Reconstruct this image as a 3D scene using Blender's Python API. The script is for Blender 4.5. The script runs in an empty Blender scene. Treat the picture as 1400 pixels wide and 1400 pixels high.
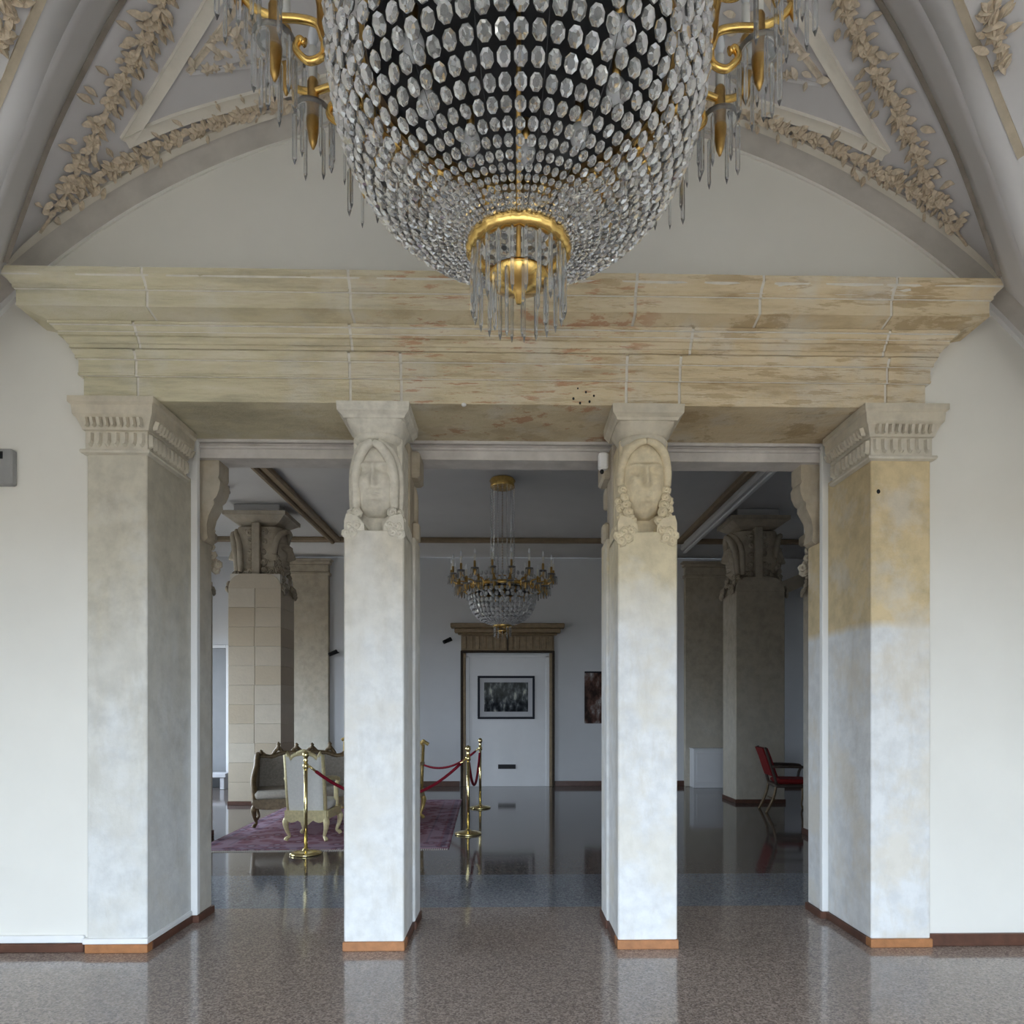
import bpy, math, random
import numpy as np
from mathutils import Vector, Matrix
from mathutils import noise as mnoise
from mathutils.bvhtree import BVHTree

random.seed(7)
PI = math.pi
SC = bpy.context.scene
COL = SC.collection

# ------------------------------------------------------------------ camera, world, lights, exposure
EYE, FOC, CX, CY, YAW = 1.45, 950.0, 717.0, 972.0, math.radians(1.2)
cd = bpy.data.cameras.new('camera')
cam = bpy.data.objects.new('camera', cd)
COL.objects.link(cam)
cam.location = (0, 0, EYE)
cam.rotation_euler = (PI / 2, 0, -YAW)
cd.sensor_width = 36.0
cd.lens = FOC / 1400 * 36
cd.shift_x = (700 - CX) / 1400
cd.shift_y = (CY - 700) / 1400
cd.clip_start = 0.05
SC.camera = cam

w = bpy.data.worlds.new('world')
SC.world = w
w.use_nodes = True
w.node_tree.nodes['Background'].inputs[0].default_value = (0.72, 0.85, 1.0, 1)
w.node_tree.nodes['Background'].inputs[1].default_value = 16.5

SC.view_settings.view_transform = 'Standard'
SC.view_settings.look = 'None'
SC.view_settings.exposure = 0.0
SC.view_settings.gamma = 1.0
SC.view_settings.use_curve_mapping = False
SC.cycles.max_bounces = 10
SC.cycles.diffuse_bounces = 5
SC.cycles.glossy_bounces = 4
SC.cycles.transmission_bounces = 8
SC.cycles.caustics_reflective = False
SC.cycles.caustics_refractive = False
SC.cycles.sample_clamp_indirect = 4.0


def portal(name, loc, rot, sx, sy):
    """light portal in a window opening: samples the sky outside, gives off no light itself"""
    ld = bpy.data.lights.new(name, 'AREA')
    ld.shape = 'RECTANGLE'
    ld.size, ld.size_y = sx, sy
    ld.cycles.is_portal = True
    o = bpy.data.objects.new(name, ld)
    COL.objects.link(o)
    o.location = loc
    o.rotation_euler = rot
    return o


R = math.radians
WIN_X, WIN_W, WIN_H = (-2.4, 0.0, 2.4), 1.8, 2.45        # three glazed doors behind the camera
HALL_Y, HALL_W, HALL_Z0, HALL_Z1 = (7.2, 9.6, 12.0), 1.25, 0.45, 2.9    # hall windows
for wx in WIN_X:
    portal('window_portal', (wx, -1.74, WIN_H / 2), (R(90), 0, 0), WIN_W, WIN_H)
for wy in HALL_Y:
    portal('hall_portal', (-6.44, wy, (HALL_Z0 + HALL_Z1) / 2), (R(90), 0, R(-90)), HALL_W, HALL_Z1 - HALL_Z0)


def P(px, py, Y):
    """point on the plane at depth Y that the photograph shows at a pixel"""
    s, c = math.sin(YAW), math.cos(YAW)
    r = (px - CX) / FOC
    X = Y * (s + r * c) / (c - r * s)
    yc = X * s + Y * c
    return Vector((X, Y, EYE + (CY - py) / FOC * yc))


# ------------------------------------------------------------------ materials
def nt(name):
    m = bpy.data.materials.new(name)
    m.use_nodes = True
    t = m.node_tree
    return m, t, t.nodes['Principled BSDF']


def node(t, kind, **kw):
    n = t.nodes.new(kind)
    for k, v in kw.items():
        if k in n.inputs:
            n.inputs[k].default_value = v
        else:
            setattr(n, k, v)
    return n


def c4(c):
    return (c[0], c[1], c[2], 1)


def ramp(t, src, stops, interp='LINEAR'):
    r = t.nodes.new('ShaderNodeValToRGB')
    r.color_ramp.interpolation = interp
    els = r.color_ramp.elements
    els[0].position, els[0].color = stops[0][0], c4(stops[0][1])
    els[1].position, els[1].color = stops[-1][0], c4(stops[-1][1])
    for p_, c_ in stops[1:-1]:
        e = els.new(p_)
        e.color = c4(c_)
    t.links.new(src, r.inputs[0])
    return r.outputs[0]


def mixc(t, fac, a, b):
    m = t.nodes.new('ShaderNodeMix')
    m.data_type = 'RGBA'
    for sock, v in ((m.inputs[0], fac), (m.inputs[6], a), (m.inputs[7], b)):
        if isinstance(v, (int, float)):
            sock.default_value = v
        elif isinstance(v, (tuple, list)):
            sock.default_value = c4(v)
        else:
            t.links.new(v, sock)
    return m.outputs[2]


def math_n(t, op, a, b=0.0, clamp=False):
    m = t.nodes.new('ShaderNodeMath')
    m.operation = op
    m.use_clamp = clamp
    for i, v in enumerate((a, b)):
        if isinstance(v, (int, float)):
            m.inputs[i].default_value = v
        else:
            t.links.new(v, m.inputs[i])
    return m.outputs[0]


def coords(t, scale=(1, 1, 1), kind='world'):
    if kind == 'world':
        g = t.nodes.new('ShaderNodeNewGeometry').outputs['Position']
    else:
        g = t.nodes.new('ShaderNodeTexCoord').outputs['Object']
    mp = t.nodes.new('ShaderNodeMapping')
    mp.inputs['Scale'].default_value = scale
    t.links.new(g, mp.inputs[0])
    return mp.outputs[0], g


def noise(t, vec, scale, detail=4, rough=0.6):
    n = node(t, 'ShaderNodeTexNoise', Scale=scale, Detail=detail, Roughness=rough)
    t.links.new(vec, n.inputs['Vector'])
    return n.outputs['Fac']


def bump(t, b, h, strength, dist=0.01):
    n = node(t, 'ShaderNodeBump', Strength=strength, Distance=dist)
    t.links.new(h, n.inputs['Height'])
    t.links.new(n.outputs[0], b.inputs['Normal'])


def mat_plain(name, c, rough=0.6, metal=0.0, var=0.06, scale=12, bmp=0.0, spec=0.5, kind='object'):
    m, t, b = nt(name)
    v, _ = coords(t, kind=kind)
    n = noise(t, v, scale)
    lo = tuple(max(0, x * (1 - var)) for x in c)
    hi = tuple(min(1, x * (1 + var)) for x in c)
    t.links.new(ramp(t, n, [(0.3, lo), (0.7, hi)]), b.inputs['Base Color'])
    b.inputs['Roughness'].default_value = rough
    b.inputs['Metallic'].default_value = metal
    b.inputs['Specular IOR Level'].default_value = spec
    if bmp:
        bump(t, b, n, bmp)
    return m


def mat_granite(name, c_dark, c_mid, c_light, rough=0.10, fleck=95.0):
    m, t, b = nt(name)
    v, g = coords(t)
    vo = node(t, 'ShaderNodeTexVoronoi', Scale=fleck)
    t.links.new(v, vo.inputs['Vector'])
    sep = t.nodes.new('ShaderNodeSeparateColor')
    t.links.new(vo.outputs['Color'], sep.inputs[0])
    col = ramp(t, sep.outputs[0], [(0.05, c_dark), (0.5, c_mid), (0.95, c_light)])
    big = noise(t, v, 3.0, 3)
    col = mixc(t, math_n(t, 'MULTIPLY', big, 0.35), col, c_mid)
    t.links.new(col, b.inputs['Base Color'])
    b.inputs['Roughness'].default_value = rough
    b.inputs['Specular IOR Level'].default_value = 0.6
    fine = noise(t, v, 2.2, 2)
    bump(t, b, fine, 0.03, 0.02)
    return m


def mat_stone_entab(name):
    """weathered limestone: yellow-grey at one end, browner at the other, red paint remains and dark pits"""
    m, t, b = nt(name)
    v, g = coords(t, (0.55, 1.0, 5.0))
    v2, _ = coords(t, (1, 1, 1))
    v3, _ = coords(t, (0.9, 1.0, 7.0))
    sx = t.nodes.new('ShaderNodeSeparateXYZ')
    t.links.new(g, sx.inputs[0])
    X, Z = sx.outputs[0], sx.outputs[2]
    n1 = noise(t, v, 2.6, 6, 0.65)
    n2 = noise(t, v2, 3.2, 5, 0.6)
    n3 = noise(t, v3, 5.0, 5, 0.7)
    left = ramp(t, n1, [(0.3, (0.41, 0.38, 0.28)), (0.5, (0.61, 0.56, 0.395)), (0.72, (0.70, 0.65, 0.53))])
    right = ramp(t, n1, [(0.3, (0.44, 0.34, 0.215)), (0.5, (0.65, 0.53, 0.345)), (0.72, (0.72, 0.615, 0.45))])
    fx = math_n(t, 'ADD', math_n(t, 'MULTIPLY', X, 0.28), 0.62, True)
    col = mixc(t, fx, left, right)
    # greyish limewash remains
    gw = ramp(t, n2, [(0.50, (0, 0, 0)), (0.66, (1, 1, 1))])
    col = mixc(t, math_n(t, 'MULTIPLY', gw, 0.50), col, (0.66, 0.63, 0.56))
    # red paint remains around the middle of the beam
    inx = math_n(t, 'SUBTRACT', 1.0, math_n(t, 'ABSOLUTE', math_n(t, 'DIVIDE', math_n(t, 'SUBTRACT', X, 0.05), 0.95)), True)
    red = math_n(t, 'MULTIPLY', ramp(t, n3, [(0.56, (0, 0, 0)), (0.62, (1, 1, 1))]), math_n(t, 'MINIMUM', math_n(t, 'MULTIPLY', inx, 2.0), 0.62))
    col = mixc(t, red, col, (0.42, 0.17, 0.09))
    # eroded brown patches on the browner end
    ero = math_n(t, 'MULTIPLY', ramp(t, noise(t, v3, 3.1, 6, 0.7), [(0.53, (0, 0, 0)), (0.58, (1, 1, 1))]), math_n(t, 'MULTIPLY', fx, 0.55))
    col = mixc(t, ero, col, (0.36, 0.25, 0.13))
    t.links.new(col, b.inputs['Base Color'])
    b.inputs['Roughness'].default_value = 0.85
    b.inputs['Specular IOR Level'].default_value = 0.2
    hsum = math_n(t, 'ADD', n3, math_n(t, 'MULTIPLY', noise(t, v2, 30.0, 5), 0.5))
    bump(t, b, hsum, 0.55, 0.02)
    return m


def mat_shaft(name, white, stone, z0, z1, amount=1.0, seed=0.0, rag=0.7):
    """plastered shaft: pale repaired plaster below, bare yellow stone towards the top, mottled all over"""
    m, t, b = nt(name)
    v, g = coords(t, (1, 1, 0.30))
    v2, _ = coords(t, (1, 1, 1))
    sx = t.nodes.new('ShaderNodeSeparateXYZ')
    t.links.new(g, sx.inputs[0])

    def n4(vec, scale, w_, rough=0.62):
        n = node(t, 'ShaderNodeTexNoise', Scale=scale, Detail=7, Roughness=rough)
        n.noise_dimensions = '4D'
        n.inputs['W'].default_value = seed + w_
        t.links.new(vec, n.inputs['Vector'])
        return n.outputs['Fac']
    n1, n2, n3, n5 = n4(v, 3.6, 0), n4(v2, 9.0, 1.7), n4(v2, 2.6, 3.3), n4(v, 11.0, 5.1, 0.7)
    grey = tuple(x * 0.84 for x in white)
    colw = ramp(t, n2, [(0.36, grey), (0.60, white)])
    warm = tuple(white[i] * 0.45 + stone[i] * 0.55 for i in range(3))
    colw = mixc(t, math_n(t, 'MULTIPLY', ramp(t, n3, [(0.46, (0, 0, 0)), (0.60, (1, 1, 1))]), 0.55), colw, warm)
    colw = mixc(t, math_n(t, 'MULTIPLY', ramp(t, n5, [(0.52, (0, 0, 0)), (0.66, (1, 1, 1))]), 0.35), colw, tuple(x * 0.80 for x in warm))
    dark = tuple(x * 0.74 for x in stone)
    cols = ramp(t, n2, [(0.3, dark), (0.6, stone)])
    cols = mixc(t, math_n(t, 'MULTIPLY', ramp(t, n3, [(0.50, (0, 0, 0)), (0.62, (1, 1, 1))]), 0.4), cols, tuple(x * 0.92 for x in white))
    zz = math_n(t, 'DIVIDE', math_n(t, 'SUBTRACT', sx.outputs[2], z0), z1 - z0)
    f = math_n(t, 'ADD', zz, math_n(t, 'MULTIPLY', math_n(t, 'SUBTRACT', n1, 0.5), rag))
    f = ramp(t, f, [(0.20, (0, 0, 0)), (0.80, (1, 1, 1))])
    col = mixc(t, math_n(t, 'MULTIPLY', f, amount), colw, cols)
    t.links.new(col, b.inputs['Base Color'])
    b.inputs['Roughness'].default_value = 0.7
    b.inputs['Specular IOR Level'].default_value = 0.3
    bump(t, b, math_n(t, 'ADD', n2, n4(v2, 34, 7.7)), 0.22, 0.012)
    return m


def mat_block(name, c1, c2):
    """ashlar: every block has its own tone"""
    m, t, b = nt(name)
    oi = t.nodes.new('ShaderNodeObjectInfo')
    v, _ = coords(t)
    n = noise(t, v, 7.0, 6, 0.65)
    col = mixc(t, oi.outputs['Random'], c1, c2)
    col = mixc(t, math_n(t, 'MULTIPLY', n, 0.5), col, tuple(x * 0.62 for x in c1))
    t.links.new(col, b.inputs['Base Color'])
    b.inputs['Roughness'].default_value = 0.85
    b.inputs['Specular IOR Level'].default_value = 0.2
    bump(t, b, noise(t, v, 26.0, 5), 0.3, 0.01)
    return m


def mat_glass(name, tint=(0.94, 0.96, 0.97), rough=0.03, body=0.16):
    m, t, b = nt(name)
    b.inputs['Base Color'].default_value = c4(tint)
    b.inputs['Transmission Weight'].default_value = 1.0
    b.inputs['Roughness'].default_value = rough
    b.inputs['IOR'].default_value = 1.52
    out = t.nodes['Material Output']
    d = node(t, 'ShaderNodeBsdfDiffuse')
    v, _ = coords(t)
    t.links.new(ramp(t, noise(t, v, 60, 2), [(0.3, (0.72, 0.74, 0.76)), (0.7, (0.95, 0.95, 0.94))]), d.inputs[0])
    mx = t.nodes.new('ShaderNodeMixShader')
    mx.inputs[0].default_value = body
    t.links.new(b.outputs[0], mx.inputs[1])
    t.links.new(d.outputs[0], mx.inputs[2])
    t.links.new(mx.outputs[0], out.inputs[0])
    return m


def mat_rug(name):
    m, t, b = nt(name)
    v, g = coords(t, kind='object')
    sx = t.nodes.new('ShaderNodeSeparateXYZ')
    t.links.new(g, sx.inputs[0])
    ax = math_n(t, 'ABSOLUTE', sx.outputs[0])
    ay = math_n(t, 'ABSOLUTE', sx.outputs[1])
    edge = math_n(t, 'MAXIMUM', math_n(t, 'SUBTRACT', ax, 1.31), math_n(t, 'SUBTRACT', ay, 2.0))   # 0 at the hem, negative inside
    e01 = math_n(t, 'ADD', math_n(t, 'MULTIPLY', edge, 1.6), 1.0, True)
    band = ramp(t, e01, [(0.0, (0.22, 0.085, 0.09)), (0.50, (0.27, 0.13, 0.15)), (0.56, (0.10, 0.09, 0.14)), (0.60, (0.30, 0.20, 0.26)),
                         (0.80, (0.24, 0.10, 0.13)), (0.84, (0.10, 0.10, 0.16)), (0.93, (0.33, 0.26, 0.32)), (0.97, (0.16, 0.05, 0.07))], 'CONSTANT')
    vo = node(t, 'ShaderNodeTexVoronoi', Scale=5.5)
    t.links.new(v, vo.inputs['Vector'])
    motif = ramp(t, vo.outputs['Distance'], [(0.14, (0.48, 0.40, 0.46)), (0.22, (0.10, 0.045, 0.08)), (0.30, (0.31, 0.16, 0.18)), (0.45, (0.26, 0.14, 0.20)), (0.55, (0.42, 0.30, 0.36))])
    col = mixc(t, 0.6, band, motif)
    t.links.new(col, b.inputs['Base Color'])
    b.inputs['Roughness'].default_value = 0.95
    b.inputs['Specular IOR Level'].default_value = 0.1
    bump(t, b, noise(t, v, 160, 2), 0.4, 0.005)
    return m


def mat_print(name, kind):
    m, t, b = nt(name)
    v, g = coords(t, (1, 1, 0.55), kind='object')
    sx = t.nodes.new('ShaderNodeSeparateXYZ')
    t.links.new(g, sx.inputs[0])
    n = noise(t, v, 9.0 if kind == 'grey' else 5.0, 5, 0.6)
    if kind == 'grey':
        col = ramp(t, n, [(0.40, (0.008, 0.009, 0.012)), (0.50, (0.04, 0.045, 0.05)), (0.58, (0.13, 0.14, 0.15)), (0.68, (0.50, 0.50, 0.42))])
        top = math_n(t, 'MULTIPLY', math_n(t, 'ADD', sx.outputs[2], 0.12), 5.0, True)
        col = mixc(t, math_n(t, 'MULTIPLY', top, 0.10), col, (0.55, 0.56, 0.48))
    else:
        col = ramp(t, n, [(0.40, (0.03, 0.018, 0.015)), (0.52, (0.13, 0.07, 0.055)), (0.60, (0.26, 0.22, 0.21)), (0.66, (0.60, 0.60, 0.60))])
    t.links.new(col, b.inputs['Base Color'])
    b.inputs['Roughness'].default_value = 0.6
    b.inputs['Specular IOR Level'].default_value = 0.12
    return m


M = {}
M['granite'] = mat_granite('granite_brown', (0.13, 0.103, 0.088), (0.265, 0.210, 0.180), (0.41, 0.34, 0.30), 0.10, 115.0)
M['band'] = mat_granite('granite_blue', (0.10, 0.11, 0.13), (0.19, 0.205, 0.235), (0.30, 0.315, 0.34), 0.09)
M['hall_floor'] = mat_granite('granite_hall', (0.055, 0.045, 0.040), (0.125, 0.102, 0.092), (0.22, 0.185, 0.165), 0.08)
M['paving'] = mat_plain('sandy_bounce_ground', (0.30, 0.25, 0.195), 0.9, 0, 0.15, 3, 0, 0.1, 'world')
M['wall'] = mat_plain('wall_plaster', (0.775, 0.755, 0.70), 0.75, 0, 0.03, 1.6, 0.04, 0.25, 'world')
M['hall_wall'] = mat_plain('hall_plaster', (0.70, 0.71, 0.73), 0.7, 0, 0.03, 1.6, 0.04, 0.25, 'world')
M['hall_ceiling'] = mat_plain('hall_ceiling_plaster', (0.62, 0.61, 0.60), 0.8, 0, 0.03, 1.6, 0.04, 0.2, 'world')
M['vault'] = mat_plain('vault_plaster', (0.60, 0.585, 0.595), 0.8, 0, 0.04, 2.5, 0.06, 0.2, 'world')
M['vault_white'] = mat_plain('vault_white_plaster', (0.67, 0.66, 0.67), 0.8, 0, 0.03, 2.5, 0.05, 0.2, 'world')
M['soffit'] = mat_plain('soffit_plaster', (0.60, 0.565, 0.53), 0.85, 0, 0.10, 5.0, 0.2, 0.2, 'world')
M['cream'] = mat_plain('cream_moulding', (0.76, 0.715, 0.635), 0.75, 0, 0.05, 9, 0.05, 0.2)
M['tan_line'] = mat_plain('tan_paint_line', (0.50, 0.43, 0.33), 0.8, 0, 0.10, 14, 0.1, 0.2, 'world')
M['groove'] = mat_plain('grey_brown_line', (0.27, 0.235, 0.20), 0.85, 0, 0.15, 14, 0.1, 0.2, 'world')
M['stucco'] = mat_plain('beige_stucco', (0.60, 0.505, 0.385), 0.85, 0, 0.20, 40, 0.2, 0.15)
M['stucco_pale'] = mat_plain('pale_stucco', (0.62, 0.54, 0.435), 0.85, 0, 0.14, 40, 0.2, 0.15)
M['stone'] = mat_stone_entab('limestone')
M['mortar'] = mat_plain('lime_mortar', (0.70, 0.665, 0.60), 0.9, 0, 0.12, 10, 0.3, 0.1, 'world')
M['lip'] = mat_plain('lintel_plaster', (0.60, 0.57, 0.545), 0.85, 0, 0.14, 6, 0.3, 0.15, 'world')
M['cap'] = mat_shaft('capital_stone', (0.66, 0.62, 0.53), (0.60, 0.53, 0.41), 2.9, 3.3, 0.8, 1.3)
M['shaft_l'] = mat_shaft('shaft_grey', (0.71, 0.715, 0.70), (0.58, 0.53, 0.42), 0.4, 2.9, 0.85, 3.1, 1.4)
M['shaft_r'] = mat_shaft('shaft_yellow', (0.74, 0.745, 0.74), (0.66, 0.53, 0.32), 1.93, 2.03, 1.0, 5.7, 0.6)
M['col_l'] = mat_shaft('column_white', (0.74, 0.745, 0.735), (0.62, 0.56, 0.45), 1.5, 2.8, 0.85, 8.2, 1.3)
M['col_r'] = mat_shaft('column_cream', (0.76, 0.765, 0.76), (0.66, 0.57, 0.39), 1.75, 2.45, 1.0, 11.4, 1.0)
M['bust_l'] = mat_plain('bust_grey_stone', (0.66, 0.625, 0.545), 0.85, 0, 0.14, 18, 0.35, 0.15)
M['bust_r'] = mat_plain('bust_yellow_stone', (0.67, 0.58, 0.41), 0.85, 0, 0.16, 18, 0.35, 0.15)
M['rear_stone'] = mat_shaft('rear_stone', (0.60, 0.57, 0.51), (0.46, 0.39, 0.29), 1.4, 2.9, 0.9, 2.2)
M['pier_block'] = mat_block('pier_ashlar', (0.68, 0.61, 0.50), (0.55, 0.45, 0.32))
M['pier'] = mat_shaft('pier_stone', (0.56, 0.52, 0.44), (0.45, 0.385, 0.29), 0.6, 2.6, 0.9, 6.1)
M['wood'] = mat_plain('skirting_wood', (0.36, 0.155, 0.06), 0.45, 0, 0.22, 16, 0.05)
M['darkwood'] = mat_plain('dark_skirting_wood', (0.10, 0.042, 0.025), 0.45, 0, 0.25, 16, 0.05)
M['trimwood'] = mat_plain('brown_ceiling_moulding', (0.27, 0.20, 0.125), 0.6, 0, 0.15, 8, 0.1)
M['doorwood'] = mat_plain('carved_door_wood', (0.26, 0.185, 0.105), 0.55, 0, 0.22, 14, 0.15)
M['doorblack'] = mat_plain('dark_door_frame', (0.038, 0.026, 0.017), 0.55, 0, 0.2, 14, 0, 0.2)
M['white'] = mat_plain('white_paint', (0.74, 0.74, 0.75), 0.5, 0, 0.02, 4)
M['strip'] = mat_plain('white_strip_paint', (0.82, 0.82, 0.81), 0.55, 0, 0.02, 4)
M['grey_panel'] = mat_plain('grey_panel_paint', (0.22, 0.225, 0.235), 0.5, 0, 0.05, 4)
M['gold'] = mat_plain('gilt_brass', (0.80, 0.53, 0.17), 0.24, 1.0, 0.18, 26, 0.08)
M['gold_dark'] = mat_plain('aged_brass', (0.42, 0.26, 0.085), 0.36, 1.0, 0.25, 26, 0.1)
M['brass'] = mat_plain('polished_brass', (0.86, 0.72, 0.36), 0.16, 1.0, 0.05, 12)
M['glass'] = mat_glass('crystal_glass', body=0.15)
M['glass_far'] = mat_glass('beaded_crystal_glass', body=0.4)
M['prism'] = mat_glass('prism_glass', body=0.14)
M['wire_and_shade'] = mat_plain('dark_wire_and_shade', (0.030, 0.031, 0.034), 0.5, 0.3, 0.3, 8)  # near-black tone for the net wires and the chandelier's inner shade
M['candle'] = mat_plain('candle_sleeve', (0.80, 0.78, 0.72), 0.5, 0, 0.03, 9)
M['bulb'] = mat_plain('frosted_bulb', (0.86, 0.88, 0.91), 0.25, 0, 0.03, 9)
M['rope'] = mat_plain('red_velvet', (0.22, 0.008, 0.022), 0.75, 0, 0.3, 60, 0.2, 0.2)
M['rug'] = mat_rug('persian_rug')
M['fringe'] = mat_plain('rug_fringe', (0.60, 0.55, 0.50), 0.9, 0, 0.2, 60)
M['gilt_dark'] = mat_plain('dark_gilt_wood', (0.15, 0.10, 0.048), 0.42, 0.25, 0.35, 30, 0.2)
M['gilt'] = mat_plain('gilt_wood', (0.52, 0.37, 0.13), 0.38, 0.45, 0.25, 30, 0.15)
M['gilt_pale'] = mat_plain('pale_gilt_wood', (0.70, 0.60, 0.34), 0.45, 0.2, 0.15, 30, 0.1)
M['uph_grey'] = mat_plain('taupe_brocade', (0.30, 0.265, 0.225), 0.8, 0, 0.2, 40, 0.15, 0.2)
M['uph_seat'] = mat_plain('faded_silk', (0.47, 0.43, 0.37), 0.7, 0, 0.15, 40, 0.1, 0.2)
M['uph_cream'] = mat_plain('cream_silk', (0.86, 0.84, 0.78), 0.65, 0, 0.05, 40, 0.1, 0.2)
M['uph_red'] = mat_plain('red_upholstery', (0.20, 0.014, 0.014), 0.7, 0, 0.2, 40, 0.1, 0.2)
M['chairwood'] = mat_plain('dark_chair_wood', (0.055, 0.035, 0.025), 0.45, 0, 0.2, 30)
M['black'] = mat_plain('black_plastic', (0.014, 0.014, 0.016), 0.5, 0, 0.1, 10, 0, 0.2)
M['grey_plastic'] = mat_plain('grey_plastic', (0.30, 0.295, 0.29), 0.5, 0, 0.05, 10)
M['white_plastic'] = mat_plain('white_plastic', (0.80, 0.80, 0.81), 0.4, 0, 0.02, 10)
M['frame_dark'] = mat_plain('blue_black_frame', (0.016, 0.017, 0.026), 0.5, 0, 0.1, 10, 0, 0.15)
M['mat_board'] = mat_plain('mat_board', (0.52, 0.52, 0.54), 0.8, 0, 0.02, 10)
M['print_grey'] = mat_print('grey_photo_print', 'grey')
M['print_brown'] = mat_print('brown_photo_print', 'brown')
M['glasspane'] = mat_glass('window_glass', body=0.02)


# ------------------------------------------------------------------ mesh helpers
class MB:
    def __init__(self):
        self.v, self.f = [], []

    def add(self, vs, fs, mtx=None):
        b = len(self.v)
        for p_ in vs:
            p_ = Vector(p_)
            self.v.append(mtx @ p_ if mtx is not None else p_)
        for f in fs:
            self.f.append(tuple(b + i for i in f))
        return self

    def box(self, x0, x1, y0, y1, z0, z1, mtx=None):
        vs = [(x0, y0, z0), (x1, y0, z0), (x1, y1, z0), (x0, y1, z0), (x0, y0, z1), (x1, y0, z1), (x1, y1, z1), (x0, y1, z1)]
        fs = [(0, 3, 2, 1), (4, 5, 6, 7), (0, 1, 5, 4), (1, 2, 6, 5), (2, 3, 7, 6), (3, 0, 4, 7)]
        return self.add(vs, fs, mtx)

    def bbox(self, x0, x1, y0, y1, z0, z1, c=0.006, mtx=None):
        """box with chamfered edges"""
        c = min(c, (x1 - x0) / 2.01, (y1 - y0) / 2.01, (z1 - z0) / 2.01)
        rings = []
        for z, d in ((z0, c), (z0 + c, 0), (z1 - c, 0), (z1, c)):
            a0, a1, b0, b1 = x0 + d, x1 - d, y0 + d, y1 - d
            e = c if d == 0 else 0.0
            e = max(e, c * 0.5)
            rings.append([(a0 + e, b0, z), (a1 - e, b0, z), (a1, b0 + e, z), (a1, b1 - e, z), (a1 - e, b1, z), (a0 + e, b1, z), (a0, b1 - e, z), (a0, b0 + e, z)])
        return self.loft(rings, True, True, mtx)

    def loft(self, rings, closed=True, caps=True, mtx=None):
        n = len(rings[0])
        vs = [p_ for r_ in rings for p_ in r_]
        fs = []
        for i in range(len(rings) - 1):
            for j in range(n if closed else n - 1):
                k = (j + 1) % n
                fs.append((i * n + j, i * n + k, (i + 1) * n + k, (i + 1) * n + j))
        if caps and closed:
            fs.append(tuple(reversed(range(n))))
            fs.append(tuple((len(rings) - 1) * n + j for j in range(n)))
        return self.add(vs, fs, mtx)

    def lathe(self, prof, n=24, mtx=None, caps=True):
        rings = [[(r_ * math.cos(2 * PI * j / n), r_ * math.sin(2 * PI * j / n), z) for j in range(n)] for r_, z in prof]
        return self.loft(rings, True, caps, mtx)

    def tube(self, pts, rad, n=8, mtx=None, caps=True):
        pts = [Vector(p_) for p_ in pts]
        m = len(pts)
        rads = rad if isinstance(rad, (list, tuple)) else [rad] * m
        rings = []
        up = None
        for i in range(m):
            t_ = (pts[min(i + 1, m - 1)] - pts[max(i - 1, 0)])
            t_ = t_.normalized() if t_.length > 1e-9 else Vector((0, 0, 1))
            if up is None:
                a = Vector((0, 0, 1)) if abs(t_.z) < 0.9 else Vector((1, 0, 0))
                up = (a - t_ * a.dot(t_)).normalized()
            else:
                up = up - t_ * up.dot(t_)
                up = up.normalized() if up.length > 1e-6 else Vector((1, 0, 0))
            s_ = t_.cross(up)
            rings.append([pts[i] + (up * math.cos(2 * PI * j / n) + s_ * math.sin(2 * PI * j / n)) * rads[i] for j in range(n)])
        return self.loft(rings, True, caps, mtx)

    def torus(self, R_, r_, z=0, n=40, k=8, lobes=0, amp=0.0, mtx=None):
        vs, fs = [], []
        for i in range(n):
            a = 2 * PI * i / n
            rr = r_ * (1 + amp * abs(math.sin(lobes * a / 2))) if lobes else r_
            for j in range(k):
                b = 2 * PI * j / k
                q = R_ + rr * math.cos(b)
                vs.append((q * math.cos(a), q * math.sin(a), z + rr * math.sin(b)))
        for i in range(n):
            for j in range(k):
                fs.append((i * k + j, ((i + 1) % n) * k + j, ((i + 1) % n) * k + (j + 1) % k, i * k + (j + 1) % k))
        return self.add(vs, fs, mtx)

    def ball(self, c, rx, ry=None, rz=None, n=10, k=6, mtx=None):
        ry = rx if ry is None else ry
        rz = rx if rz is None else rz
        rings = []
        for i in range(k + 1):
            ph = -PI / 2 + PI * i / k
            q = max(math.cos(ph), 0.02)
            rings.append([(c[0] + rx * q * math.cos(2 * PI * j / n), c[1] + ry * q * math.sin(2 * PI * j / n), c[2] + rz * math.sin(ph)) for j in range(n)])
        return self.loft(rings, True, True, mtx)

    def prism_xz(self, poly, y0, y1, mtx=None):
        """polygon in the x-z plane (counter-clockwise seen from -y) extruded along y"""
        n = len(poly)
        vs = [(a, y0, b) for a, b in poly] + [(a, y1, b) for a, b in poly]
        fs = [tuple(range(n)), tuple(reversed(range(n, 2 * n)))]
        for j in range(n):
            k = (j + 1) % n
            fs.append((k, j, n + j, n + k))
        return self.add(vs, fs, mtx)

    def mesh(self, name, smooth=False, origin=None):
        o = Vector(origin) if origin is not None else Vector((0, 0, 0))
        me = bpy.data.meshes.new(name)
        me.from_pydata([tuple(v - o) for v in self.v], [], self.f)
        me.validate()
        if smooth:
            me.polygons.foreach_set('use_smooth', [True] * len(me.polygons))
        return me

    def build(self, name, mat, parent=None, smooth=False, local=False):
        """world-coordinate geometry, stored relative to the parent's base point (local: as it is)"""
        org = None
        if parent is not None and not local:
            org = WPOS.get(parent.name, Vector((0, 0, 0)))
        o = link(name, self.mesh(name, smooth, org), mat, parent)
        if smooth == 'auto':
            pass
        if org is not None:
            WPOS[o.name] = Vector(org)
        return o


WPOS = {}


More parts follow.
